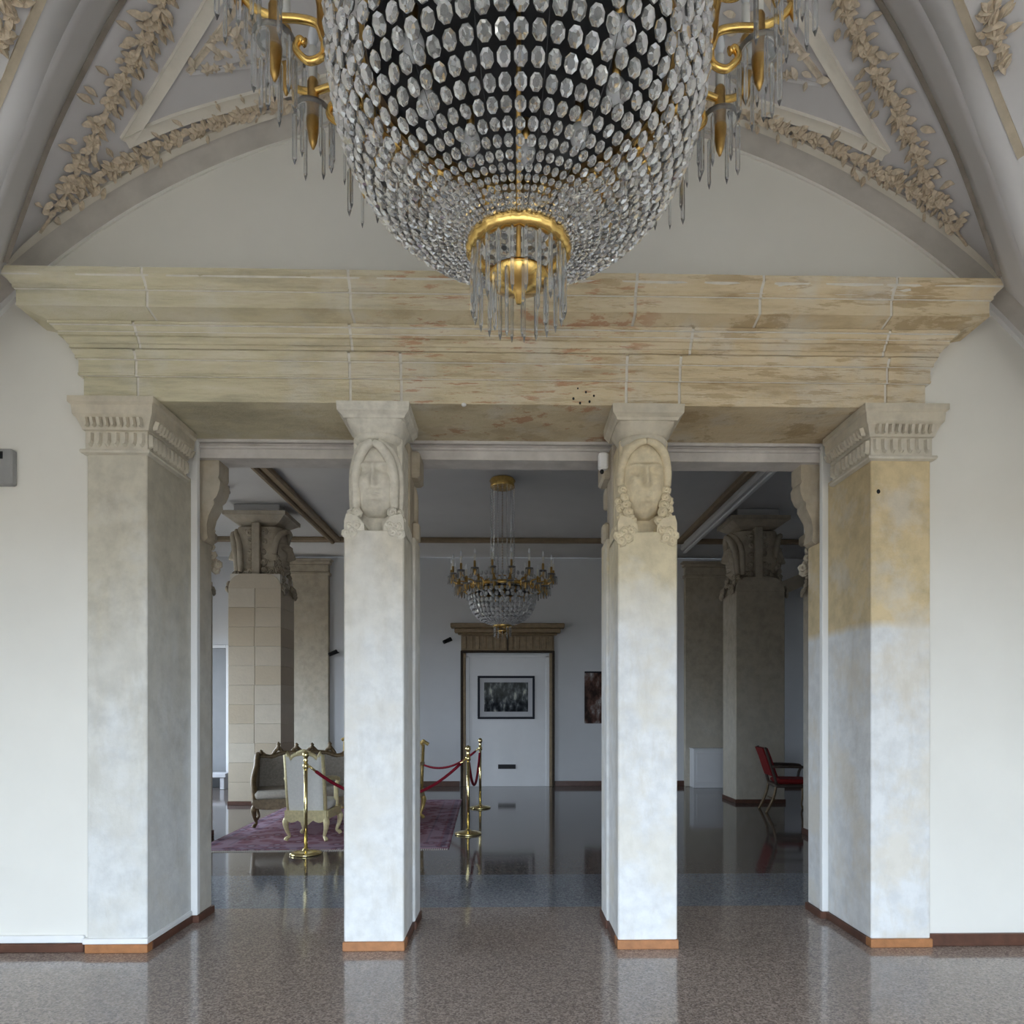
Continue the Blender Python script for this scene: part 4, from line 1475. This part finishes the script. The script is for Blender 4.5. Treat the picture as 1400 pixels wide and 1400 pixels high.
MB().bbox(q1.x - 1.0, q1.x, YH - 0.05, YH, 0.0, q0.z, 0.006).build('door_leaf', 'grey_panel', d2)
for x0, x1 in ((q1.x, q1.x + 0.06), (q1.x - 1.06, q1.x - 1.0)):
    MB().bbox(x0, x1, YH - 0.06, YH, 0, q0.z + 0.06, 0.006).build('jamb', 'white', d2)
MB().bbox(q1.x - 1.0, q1.x, YH - 0.06, YH, q0.z + 0.001, q0.z + 0.06, 0.006).build('lintel', 'white', d2)
q0, q1 = P(948, 1023, 13.0), P(1000, 1079, 13.0)
r = tag(empty('radiator_cover', ((q0.x + q1.x) / 2, 13.1, 0)), 'low white boxed radiator cover standing before the brown wall pilaster', 'cabinet')
MB().bbox(q0.x, q1.x + 0.3, 13.0, 13.27, 0.0, q0.z - 0.02, 0.006).build('body', 'white', r)
MB().bbox(q0.x - 0.015, q1.x + 0.31, 12.985, 13.27, q0.z - 0.02, q0.z, 0.004).build('top', 'white', r)
MB().bbox(q0.x + 0.06, q1.x + 0.2, 12.99, 13.0, 0.10, q0.z - 0.10, 0.004).build('front_panel', 'white', r)
xw = P(291, 1080, 13.1).x
r = tag(empty('bench', (xw - 0.2, 13.05, 0)), 'low pale bench against the back wall beside the tan stone pier', 'bench')
MB().bbox(xw - 0.7, xw + 0.32, 12.9, 13.22, 0.22, 0.30, 0.01).build('seat', 'mat_board', r)
for x0 in (xw - 0.66, xw + 0.20):
    MB().bbox(x0, x0 + 0.08, 12.93, 13.2, 0, 0.22, 0.006).build('leg', 'mat_board', r)

# ------------------------------------------------------------------ chandeliers
def crystal_mesh(s):
    """flat octagonal bead: table, bevels, table; local z is the outward normal, x across, y along"""
    n = 8
    m_ = MB()
    vs = []
    for rr, z in ((0.55, 0.42), (1.0, 0.10), (1.0, -0.10), (0.55, -0.42)):
        for j in range(n):
            a = 2 * PI * (j + 0.5) / n
            vs.append((0.86 * rr * s * math.cos(a), rr * s * math.sin(a), z * s))
    fs = []
    for i in range(3):
        for j in range(n):
            k = (j + 1) % n
            fs.append((i * n + j, (i + 1) * n + j, (i + 1) * n + k, i * n + k))
    fs.append(tuple(range(n)))
    fs.append(tuple(reversed(range(3 * n, 4 * n))))
    m_.add(vs, fs)
    m_.f = [tuple(reversed(f)) for f in m_.f]
    return m_


def prism_mesh(L, r_):
    m_ = MB()
    ring = []
    for z, q in ((0.0, 0.25), (-0.06, 1.0), (-0.88, 1.0), (-1.0, 0.12)):
        ring.append([(q * r_ * math.cos(2 * PI * j / 6), q * r_ * 0.7 * math.sin(2 * PI * j / 6), z * L) for j in range(6)])
    m_.loft(list(reversed(ring)))
    return m_


NET = spline([(0.578, 0.20, 0), (0.586, 0.08, 0), (0.585, -0.06, 0), (0.576, -0.17, 0), (0.552, -0.285, 0), (0.508, -0.39, 0), (0.435, -0.485, 0), (0.335, -0.555, 0), (0.235, -0.595, 0), (0.150, -0.622, 0)], 16)


def chandelier(loc, top, sc, label, near):
    """origin at the ring that carries the arms; top: local height of the ceiling"""
    root = tag(empty('chandelier', loc), label, 'chandelier', 'crystal chandeliers')
    root.scale = (sc, sc, sc)
    L = dict(local=True)
    # gold rings
    MB().torus(0.60, 0.016, 0.02, 72, 8, 36, 0.35).build('arm_ring', 'gold_dark' if near else 'gold', root, True, **L)
    m_ = MB()
    m_.lathe([(0.575, 0.0), (0.605, 0.0), (0.61, 0.03), (0.60, 0.06), (0.575, 0.06)], 72, None, False)
    m_.build('ring_band', 'gold_dark' if near else 'gold', root, True, **L)
    rings = [[((r_) * math.cos(2 * PI * j / 72), (r_) * math.sin(2 * PI * j / 72), z) for j in range(72)] for r_, z in ((0.478, -0.065), (0.492, -0.065), (0.492, -0.02), (0.478, -0.02), (0.478, -0.065))]
    MB().loft(rings, True, False).build('inner_hoop', 'gold_dark', root, True, **L)
    MB().torus(0.145, 0.017, -0.632, 64, 10, 24, 0.45).build('bottom_ring', 'gold', root, True, **L)
    MB().lathe([(0.075, -0.70), (0.095, -0.715), (0.095, -0.73), (0.05, -0.755), (0.015, -0.77), (0.008, -0.80)], 24, None, True).build('bottom_dish', 'gold', root, True, **L)
    MB().lathe([(0.008, -0.78), (0.008, top)], 8).build('stem', 'gold_dark', root, True, **L)
    # dark disc added to stand for the shade inside the basket
    m_ = MB().lathe([(0.476, -0.03), (0.46, 0.02), (0.30, 0.10), (0.05, 0.13), (0.012, 0.13), (0.012, 0.15), (0.05, 0.15), (0.31, 0.12), (0.47, 0.035), (0.476, -0.03)], 48, None, False)
    m_.build('shade_disc', 'wire_and_shade', root, True, **L)
    nb = 10
    for k in range(nb):
        a = 2 * PI * (k + 0.35) / nb
        rr = 0.33
        x, y = rr * math.cos(a), rr * math.sin(a)
        b = MB().ball((x, y, -0.06), 0.035, 0.035, 0.045, 12, 8).build('bulb', 'bulb', root, True, **L)
        MB().lathe([(0.014, -0.02), (0.016, 0.06)], 8, Matrix.Translation((x, y, 0))).build('socket', 'gold_dark', b, True, **L)
    # net of crystals
    arc = [0.0]
    for a, b in zip(NET, NET[1:]):
        arc.append(arc[-1] + (b - a).length)
    N = 68 if near else 40
    pos = []
    s_ = 0.01
    row = 0
    while s_ < arc[-1]:
        r_ = float(np.interp(s_, arc, [q.x for q in NET]))
        z = float(np.interp(s_, arc, [q.y for q in NET]))
        r2 = float(np.interp(s_ + 0.004, arc, [q.x for q in NET]))
        z2 = float(np.interp(s_ + 0.004, arc, [q.y for q in NET]))
        size = min(2 * PI * r_ / N * 0.5, 0.0262 if near else 0.04)
        size = max(size, 0.0085)
        n = N if 2 * PI * r_ / N > 0.0135 else int(N / 2)
        d = Vector((r2 - r_, 0, z2 - z)).normalized()
        for j in range(n):
            a = 2 * PI * (j + (0.5 if row % 2 and False else 0.0)) / n
            rad = Vector((math.cos(a), math.sin(a), 0))
            dn = Vector((rad.x * d.x, rad.y * d.x, d.z))
            tx = Vector((-math.sin(a), math.cos(a), 0))
            nz = tx.cross(-dn)
            if nz.dot(rad) < 0 and nz.z > 0:
                nz = -nz
            p_ = Vector((rad.x * r_, rad.y * r_, z))
            jit = random.uniform(-0.25, 0.25)
            mtx = Matrix(((tx.x, -dn.x, nz.x, p_.x), (tx.y, -dn.y, nz.y, p_.y), (tx.z, -dn.z, nz.z, p_.z), (0, 0, 0, 1)))
            mtx = mtx @ Matrix.Rotation(jit, 4, 'X') @ Matrix.Rotation(random.uniform(-0.25, 0.25), 4, 'Y') @ Matrix.Diagonal((size, size, size, 1))
            pos.append((p_, mtx, size))
        s_ += size * 2.18
        row += 1
    unit = crystal_mesh(1.0)
    if near:
        def key(it):
            wp = Vector(loc) + it[0] * sc
            d = wp - Vector((0, 0, EYE))
            v_ = (wp.z - EYE) / wp.y
            vis = 0 if v_ < 1.01 and it[0].y < 0.1 else 1
            return (vis, -it[2] / d.length)
        order = sorted(pos, key=key)
        me = unit.mesh('crystal')
        me.materials.append(M['glass'])
        for p_, mtx, sz in order[:300]:
            o = bpy.data.objects.new('crystal', me)
            COL.objects.link(o)
            o.parent = root
            o.matrix_local = mtx
        rest = order[300:]
    else:
        rest = pos
    m_ = MB()
    for p_, mtx, sz in rest:
        m_.add(unit.v, unit.f, mtx)
    part(m_.build('crystal_net', 'glass' if near else 'glass_far', root, False, **L), 'net of small clear crystals', 'stuff')
    # wires carrying the net
    m_ = MB()
    for j in range(0, N, 4):
        a = 2 * PI * (j + 0.5) / N
        m_.tube([(q.x * 0.98 * math.cos(a), q.x * 0.98 * math.sin(a), q.y) for q in NET[::12]], 0.0012, 3, None, False)
    part(m_.build('net_wires', 'wire_and_shade', root, False, **L), 'thin brass wires', 'stuff')
    # bottom prisms
    pm = prism_mesh(0.20 if near else 0.18, 0.0085).mesh('prism')
    pm.materials.append(M['prism'])
    nbp = 22 if near else 12
    for k in range(nbp):
        a = 2 * PI * k / nbp
        o = bpy.data.objects.new('prism', pm)
        COL.objects.link(o)
        o.parent = root
        o.location = (0.145 * math.cos(a), 0.145 * math.sin(a), -0.648)
        o.rotation_euler = (0, 0, a)
    pm2 = prism_mesh(0.13, 0.0075).mesh('prism')
    pm2.materials.append(M['prism'])
    for k in range(nbp // 2):
        a = 2 * PI * (k + 0.5) / (nbp // 2)
        o = bpy.data.objects.new('prism', pm2)
        COL.objects.link(o)
        o.parent = root
        o.location = (0.09 * math.cos(a), 0.09 * math.sin(a), -0.73)
        o.rotation_euler = (0, 0, a)
    # arms
    na = 18
    arm_p = spline([(0.585, 0, 0.015), (0.611, 0, 0.018), (0.634, 0, 0.071), (0.692, 0, 0.087), (0.767, 0, 0.092), (0.834, 0, 0.12), (0.872, 0, 0.165), (0.88, 0, 0.215)], 6)
    scr_p = spline([(0.611, 0, 0.02), (0.618, 0, -0.028), (0.662, 0, -0.045), (0.700, 0, -0.010), (0.690, 0, 0.020), (0.672, 0, 0.012)], 6)
    arm_me = MB().tube(arm_p, 0.0125, 8).mesh('arm', True)
    scr_m = MB().tube(scr_p, [0.012] * (len(scr_p) - 4) + [0.011, 0.011, 0.013, 0.014], 8)
    scr_m.box(0.572, 0.605, -0.018, 0.018, -0.012, 0.042)
    scr_me = scr_m.mesh('scroll', True)

    def cup(x, z):
        c_ = MB().lathe([(0.004, z - 0.115), (0.014, z - 0.09), (0.022, z - 0.04), (0.024, z - 0.01), (0.020, z), (0.019, z + 0.12), (0.015, z + 0.13)], 12, Matrix.Translation((x, 0, 0)))
        bo = MB().lathe([(0.022, z - 0.012), (0.050, z - 0.004), (0.066, z + 0.010), (0.068, z + 0.016), (0.050, z + 0.006), (0.022, z)], 16, Matrix.Translation((x, 0, 0)), False)
        ca = MB().lathe([(0.015, z + 0.128), (0.015, z + 0.24)], 10, Matrix.Translation((x, 0, 0)))
        bu = MB().lathe([(0.008, z + 0.24), (0.018, z + 0.27), (0.015, z + 0.30), (0.004, z + 0.335)], 10, Matrix.Translation((x, 0, 0)))
        return c_, bo, ca, bu
    cups = [cup(0.767, 0.004)] + ([cup(0.88, 0.225)] if near else [cup(0.88, 0.20)])
    meshes = []
    for c_ in cups:
        ms = []
        for mb_, nm, mt in zip(c_, ('candle_cup', 'drip_pan', 'candle', 'candle_bulb'), ('gold_dark', 'prism', 'candle', 'bulb')):
            me = mb_.mesh(nm, True)
            me.materials.append(M[mt])
            ms.append(me)
        meshes.append(ms)
    arm_me.materials.append(M['gold'])
    scr_me.materials.append(M['gold'])
    pr = prism_mesh(0.185, 0.0085).mesh('prism')
    pr.materials.append(M['prism'])
    fr = MB()
    for (x, z) in ((0.767, 0.01), (0.88, 0.21)):
        for k in range(6):
            a = 2 * PI * k / 6
            q = prism_mesh(0.13, 0.012)
            fr.add(q.v, q.f, Matrix.Translation((x + 0.058 * math.cos(a), 0.058 * math.sin(a), z)))
    fr_me = fr.mesh('prism_fringe')
    fr_me.materials.append(M['prism'])
    for k in range(na):
        a = PI + 2 * PI * k / na
        arm = bpy.data.objects.new('arm', arm_me)
        COL.objects.link(arm)
        arm.parent = root
        arm.rotation_euler = (0, 0, a)

        def ch(nm, me, l_=(0, 0, 0), rz=0.0):
            o = bpy.data.objects.new(nm, me)
            COL.objects.link(o)
            o.parent = arm
            o.location = l_
            o.rotation_euler = (0, 0, rz)
            return o
        ch('scroll', scr_me)
        for ms, (x, z) in zip(meshes, ((0.767, 0.006), (0.88, 0.228))):
            for me, nm in zip(ms, ('candle_cup', 'drip_pan', 'candle', 'candle_bulb')):
                ch(nm, me)
            if near:
                for q in range(6):
                    b = 2 * PI * (q + 0.5) / 6
                    ch('prism', pr, (x + 0.062 * math.cos(b), 0.062 * math.sin(b), z + 0.004 - 0.012 * (q % 2)), b)
        if not near:
            part(ch('prism_fringe', fr_me), None, 'stuff')
    # crown and strands up to the ceiling
    MB().lathe([(0.02, top), (0.20, top - 0.01), (0.225, top - 0.05), (0.20, top - 0.09), (0.215, top - 0.15), (0.205, top - 0.16), (0.02, top - 0.12)], 32, None, False).build('crown', 'gold_dark' if near else 'gold', root, True, **L)
    unit2 = crystal_mesh(1.0)
    st = MB()
    stlen = top - 0.16
    z = stlen
    while z > 0.22:
        st.add(unit2.v, unit2.f, Matrix.Translation((0, 0, z)) @ Matrix.Rotation(PI / 2, 4, 'X') @ Matrix.Diagonal((0.013, 0.022, 0.013, 1)))
        z -= 0.047
    sme = st.mesh('strand')
    sme.materials.append(M['glass'])
    ns = 16
    for k in range(ns):
        a = 2 * PI * k / ns
        o = bpy.data.objects.new('crystal_strand', sme)
        COL.objects.link(o)
        o.parent = root
        o.location = (0.205 * math.cos(a), 0.205 * math.sin(a), 0)
        o.rotation_euler = (0, 0, a + PI / 2)
    MB().torus(0.205, 0.012, 0.2, 40, 6).build('strand_ring', 'gold_dark', root, True, **L)
    for k in range(6):
        a = 2 * PI * k / 6
        MB().tube([(0.205 * math.cos(a), 0.205 * math.sin(a), 0.2), (0.59 * math.cos(a), 0.59 * math.sin(a), 0.05)], 0.006, 6).build('spoke', 'gold_dark', root, True, **L)
    return root


YC = 2.2
qc = P(709, 972, YC)
chandelier((qc.x, YC, 3.54), 5.16 - 3.54, 1.0, 'large crystal basket chandelier with gilt arms hanging under the vault', True)
qf = P(687, 806, 9.6)
chandelier((qf.x, 9.6, 3.13), (HC - 3.13) / 0.80, 0.80, 'smaller crystal chandelier with gilt candle arms hanging in the hall behind', False)

# ------------------------------------------------------------------ furniture
RUGZ = 0.012
rg = tag(empty('rug', (-2.02, 9.28, 0), R(2.0)), 'purple-red patterned Persian rug under the sofa and armchairs', 'rug')
MB().bbox(-1.31, 1.31, -2.0, 2.0, 0.0, RUGZ, 0.004).build('pile', 'rug', rg, local=True)
for sy in (-1, 1):
    m_ = MB()
    x = -1.29
    while x < 1.3:
        m_.box(x, x + 0.012, min(sy * 2.0, sy * 2.07), max(sy * 2.0, sy * 2.07), 0.0, 0.006)
        x += 0.022
    part(m_.build('fringe', 'fringe', rg, local=True), None, 'stuff')


def cabriole(x, y, h, sx, sy, r0=0.030):
    """curved leg from the seat rail down to the floor"""
    return MB().tube(spline([(x, y, h), (x + sx * 0.022, y + sy * 0.022, h * 0.78), (x + sx * 0.012, y + sy * 0.012, h * 0.45), (x - sx * 0.010, y - sy * 0.010, h * 0.18), (x + sx * 0.012, y + sy * 0.012, 0.02), (x + sx * 0.022, y + sy * 0.022, 0.0)], 4),
                     [r0 * k for k in np.interp(np.linspace(0, 5, 21), [0, 1, 2, 3, 4, 5], [1.0, 1.25, 0.8, 0.55, 0.8, 0.85])], 8)


def carved_seat(name, loc, rz, w, d, hs, hb, frame, back_mat, seat_mat, crest, label, cat, ears=False, rear_mat=None):
    """upholstered seat with carved frame; local front is -y"""
    r = tag(empty(name, loc, rz), label, cat)
    L = dict(local=True)
    hw, hd = w / 2, d / 2
    for sx in (-1, 1):
        for sy in (-1, 1):
            cabriole(sx * (hw - 0.045), sy * (hd - 0.045), hs - 0.10, sx, sy).build('leg', frame, r, True, **L)
    # apron with a scalloped lower edge
    n = 16
    for side in (-1, 1):
        poly = [(hw - 0.02, hs - 0.03), (-hw + 0.02, hs - 0.03)]
        for k in range(n + 1):
            u = k / n
            x = (-hw + 0.02) + (w - 0.04) * u
            poly.append((x, hs - 0.13 - 0.045 * abs(math.sin(3 * PI * u)) * (1.5 if 0.34 < u < 0.66 else 0.7)))
        poly = list(reversed(poly)) if False else poly
        y0 = side * (hd - 0.02)
        MB().prism_xz([(a, b) for a, b in poly], y0 - 0.018, y0 + 0.018).build('apron', frame, r, **L)
        xs_ = sorted((side * (hw - 0.04), side * (hw - 0.005)))
        MB().bbox(xs_[0], xs_[1], -hd + 0.03, hd - 0.03, hs - 0.13, hs - 0.03, 0.01).build('side_rail', frame, r, **L)
    autosmooth(MB().bbox(-hw + 0.035, hw - 0.035, -hd + 0.01, hd - 0.08, hs - 0.05, hs + 0.07, 0.035).build('seat_cushion', seat_mat, r, **L), 60)
    # back: upholstered panel within a carved frame, leaning
    yb = hd - 0.05
    lean = 0.10
    nb = 24
    top = []
    for k in range(nb + 1):
        u = -1 + 2 * k / nb
        z = hb - 0.06 + 0.05 * math.cos(u * PI / 2) + (0.055 * math.exp(-((abs(u) - 0.93) / 0.10) ** 2) if ears else 0) - 0.03 * math.exp(-((abs(u) - 0.72) / 0.12) ** 2)
        top.append((u * (hw - 0.045), z))

    def yl(z):
        return yb + lean * (z - hs) / (hb - hs)
    z0 = hs - 0.02 if not ears else hs - 0.13
    rings = []
    for off, k in ((-0.035, 0.96), (-0.05, 0.85)):
        pass
    front = [(-(hw - 0.06), z0)] + [(a * 0.97, b - 0.02) for a, b in top] + [(hw - 0.06, z0)]
    vs, fs = [], []
    m = len(front)
    for sgn, ex in ((-1, 0.035), (1, 0.02)):
        for a, b in front:
            vs.append((a, yl(b) + sgn * ex, b))
    fs.append(tuple(reversed(range(m))))
    fs.append(tuple(range(m, 2 * m)))
    for j in range(m):
        k = (j + 1) % m
        fs.append((j, k, m + k, m + j))
    bp = MB().add(vs, fs).build('backrest', back_mat, r, **L)
    if rear_mat:
        vs = [(a * 0.90, yl(z0 + (b - z0) * 0.96 + 0.01) + 0.026, z0 + (b - z0) * 0.96 + 0.01) for a, b in front]
        vs2 = [(x, y - 0.01, z) for x, y, z in vs]
        MB().add(vs + vs2, [tuple(range(m)), tuple(reversed(range(m, 2 * m)))] + [(k, (k + 1) % m, m + (k + 1) % m, m + k) for k in range(m)]).build('rear_cover', rear_mat, bp, **L)
    fr_pts = [(-(hw - 0.045), yl(z0), z0)] + [(a, yl(b), b) for a, b in top] + [(hw - 0.045, yl(z0), z0)]
    MB().tube(fr_pts, 0.024 if w < 1 else 0.034, 8).build('back_frame', frame, r, True, **L)
    # carved crest pieces
    for cxp, cz, hgt in crest:
        zc = float(np.interp(cxp, [a for a, b in top], [b for a, b in top]))
        y = yl(zc)
        o = MB().tube(spline([(cxp - 0.07, y, zc), (cxp - 0.03, y, zc + hgt * 0.35), (cxp, y, zc + hgt * 0.5), (cxp + 0.03, y, zc + hgt * 0.35), (cxp + 0.07, y, zc)], 4), 0.024, 6)
        o.lathe([(0.03, zc + hgt * 0.3), (0.042, zc + hgt * 0.5), (0.020, zc + hgt * 0.68), (0.030, zc + hgt * 0.8), (0.004, zc + hgt)], 8, Matrix.Translation((cxp, y, 0)))
        o.build('crest_carving', frame, r, True, **L)
    # arms
    for sx in (-1, 1):
        x = sx * (hw - 0.035)
        ha = hs + (hb - hs) * (0.48 if w < 1 else 0.42)
        if w > 1:
            MB().tube(spline([(x, yl(hb) - 0.02, hb - 0.03), (x, yb - 0.05, hb - 0.06), (x, 0.08, hb - 0.16), (x + sx * 0.01, -hd * 0.30, ha + 0.06), (x + sx * 0.02, -hd * 0.62, ha - 0.03), (x + sx * 0.01, -hd * 0.78, hs + 0.02), (x, -hd * 0.9, hs - 0.08)], 5), 0.036, 8).build('armrest', frame, r, True, **L)
            vs = [(x + sg * 0.02, y, z) for sg in (-1, 1) for y, z in ((yl(hs), hs - 0.03), (yl(hb), hb - 0.04), (0.08, hb - 0.17), (-hd * 0.30, ha + 0.05), (-hd * 0.62, ha - 0.04), (-hd * 0.8, hs - 0.03))]
            MB().add(vs, [(0, 1, 2, 3, 4, 5), (11, 10, 9, 8, 7, 6)] + [(k, (k + 1) % 6, 6 + (k + 1) % 6, 6 + k) for k in range(6)]).build('arm_panel', back_mat, r, **L)
            continue
        MB().tube(spline([(x, yl(ha), ha + 0.03), (x, 0.05, ha + 0.02), (x + sx * 0.01, -hd * 0.45, ha), (x + sx * 0.015, -hd * 0.62, ha - 0.03), (x, -hd * 0.5, ha - 0.10), (x, -hd * 0.55, hs - 0.04)], 5), 0.026 if w < 1 else 0.032, 8).build('armrest', frame, r, True, **L)
    return r


zr = RUGZ + 0.012
carved_seat('sofa', (-2.66, 9.07, zr), R(17), 1.25, 0.72, 0.37, 0.88, 'gilt_dark', 'uph_grey', 'uph_seat',
            [(-0.55, 0.85, 0.09), (-0.33, 0.9, 0.17), (-0.10, 0.9, 0.13), (0.10, 0.9, 0.13), (0.33, 0.9, 0.17), (0.55, 0.85, 0.09)],
            'carved dark gilt sofa with taupe upholstery standing on the rug', 'sofa')
qa = P(416, 1150, 7.62)
carved_seat('armchair', (qa.x + 0.01, 7.95, zr), R(180 - 3), 0.50, 0.56, 0.36, 0.97, 'gilt_pale', 'uph_cream', 'uph_cream', [(0.0, 1.0, 0.05)],
            'cream silk armchair seen from behind, its pale gilt legs on the rug', 'armchair', ears=True, rear_mat='uph_cream')
qa = P(536, 1110, 9.2)
carved_seat('armchair', (-1.46, 9.1, zr), R(-6), 0.60, 0.58, 0.42, 1.0, 'gilt', 'uph_seat', 'uph_seat', [(0.0, 1.0, 0.08), (-0.26, 1.0, 0.07), (0.26, 1.0, 0.07)],
            'gilt armchair mostly hidden behind the white column, between the column and the ropes', 'armchair', ears=True)

carved_seat('armchair', (-2.16, 10.05, zr), R(4), 0.62, 0.56, 0.42, 1.0, 'gilt', 'uph_seat', 'uph_seat', [(0.0, 1.0, 0.08), (-0.24, 1.0, 0.07), (0.24, 1.0, 0.07)],
            'gilt armchair standing behind the sofa, half hidden by the white column', 'armchair', ears=True)

# red armchair by the dark pier, facing the side wall
qa = P(1072, 1108, 9.9)
r = tag(empty('red_armchair', (qa.x + 0.12, 10.0, 0), R(82)), 'red upholstered armchair with dark arms beside the dark stone pier', 'armchair')
L = dict(local=True)
for sx in (-1, 1):
    cabriole(sx * 0.25, -0.24, 0.40, sx, -1, 0.022).build('leg', 'gilt_dark', r, True, **L)
    MB().tube(spline([(sx * 0.24, 0.24, 0.42), (sx * 0.24, 0.27, 0.25), (sx * 0.24, 0.33, 0.10), (sx * 0.24, 0.38, 0.0)], 4), 0.020, 8).build('leg', 'gilt_dark', r, True, **L)
    MB().tube(spline([(sx * 0.27, 0.30, 0.66), (sx * 0.28, 0.0, 0.66), (sx * 0.28, -0.22, 0.64), (sx * 0.275, -0.20, 0.54), (sx * 0.27, -0.18, 0.42)], 5), 0.020, 8).build('armrest', 'chairwood', r, True, **L)
    MB().tube(spline([(sx * 0.25, 0.24, 0.40), (sx * 0.25, 0.30, 0.62), (sx * 0.245, 0.40, 0.93)], 5), 0.020, 8).build('back_post', 'chairwood', r, True, **L)
MB().bbox(-0.27, 0.27, -0.26, 0.26, 0.36, 0.41, 0.012).build('seat_frame', 'chairwood', r, **L)
MB().bbox(-0.25, 0.25, -0.25, 0.22, 0.41, 0.48, 0.025).build('seat_cushion', 'uph_red', r, **L)
m_ = MB()
rings = []
for z, y in ((0.52, 0.27), (0.62, 0.305), (0.78, 0.355), (0.92, 0.41)):
    rings.append([(-0.24, y - 0.05, z), (0.24, y - 0.05, z), (0.24, y + 0.03, z), (-0.24, y + 0.03, z)])
m_.loft(rings)
m_.build('backrest', 'uph_red', r, **L)
MB().tube([(-0.24, 0.25, 0.18), (0.24, 0.25, 0.18)], 0.012, 8).build('stretcher', 'gilt_dark', r, True, **L)

# stanchions and ropes
def stanchion(px, Y, lab, z0=0.0):
    q = P(px, 1100, Y)
    r = tag(empty('stanchion', (q.x, Y, z0)), lab, 'stanchion', 'brass rope stanchions')
    MB().lathe([(0.155, 0.0), (0.158, 0.012), (0.150, 0.022), (0.09, 0.034), (0.03, 0.042), (0.026, 0.06)], 36).build('base', 'brass', r, True, **L)
    MB().lathe([(0.019, 0.05), (0.019, 0.93)], 16).build('post', 'brass', r, True, **L)
    MB().lathe([(0.019, 0.86), (0.030, 0.87), (0.030, 0.91), (0.019, 0.92)], 16).build('collar', 'brass', r, True, **L)
    MB().lathe([(0.016, 0.93), (0.026, 0.945), (0.016, 0.96), (0.022, 0.975), (0.034, 1.0), (0.028, 1.03), (0.008, 1.045)], 16).build('finial', 'brass', r, True, **L)
    return Vector((q.x, Y, z0))


s1 = stanchion(418, 7.08, 'brass stanchion in front of the cream armchair')
s2 = stanchion(640, 8.2, 'brass stanchion at the rug edge, nearer of the two before the door')
s3 = stanchion(656.5, 10.4, 'brass stanchion farther back, close to the white door')
s4 = stanchion(542, 11.6, 'brass stanchion hidden behind the white column, holding the far rope')


def rope(a, b, sag, lab):
    a, b = a + Vector((0, 0, 0.89)), b + Vector((0, 0, 0.89))
    d = (b - a).normalized()
    a, b = a + d * 0.035, b - d * 0.035
    r = tag(empty('barrier_rope', a), lab, 'rope', 'red velvet barrier ropes')
    pts = []
    n = 26
    for k in range(n + 1):
        u = k / n
        p_ = a.lerp(b, u)
        p_.z -= sag * (1 - (2 * u - 1) ** 2)
        pts.append(p_ - a)
    MB().tube(pts[1:-1], 0.017, 10).build('velvet', 'rope', r, True, local=True)
    MB().tube(pts[:2], 0.012, 8).build('hook', 'brass', r, True, local=True)
    MB().tube(pts[-2:], 0.012, 8).build('hook', 'brass', r, True, local=True)


rope(s1, s2, 0.40, 'red velvet rope sagging in front of the armchairs and behind the white column')
rope(s2, s3, 0.42, 'short red velvet rope hanging in a deep loop before the white door')
rope(s4, s3, 0.34, 'far red velvet rope rising to the stanchion by the door')

# ------------------------------------------------------------------ small things
q0, q1 = P(-16, 617, YW), P(24, 666, YW)
r = tag(empty('control_box', ((q0.x + q1.x) / 2, YW, (q0.z + q1.z) / 2)), 'grey wall control box with a black display on the wall left of the grey pilaster', 'control box')
MB().bbox(q0.x, q1.x, YW - 0.05, YW - 0.0005, q1.z, q0.z, 0.008).build('housing', 'grey_plastic', r)
MB().bbox(q0.x + 0.02, q1.x - 0.052, YW - 0.053, YW - 0.049, q0.z - 0.062, q0.z - 0.018, 0.001).build('display', 'black', r)
q = P(822, 630, 4.55)
r = tag(empty('motion_sensor', (q.x, q.y, q.z)), 'small white motion sensor fixed to the side of the yellow-headed column', 'sensor')
MB().bbox(q.x - 0.018, q.x + 0.045, 4.53, 4.60, q.z - 0.055, q.z + 0.055, 0.012).build('housing', 'white_plastic', r)
MB().ball((q.x + 0.005, 4.555, q.z - 0.07), 0.014, 0.014, 0.016).build('lens', 'black', r, True)
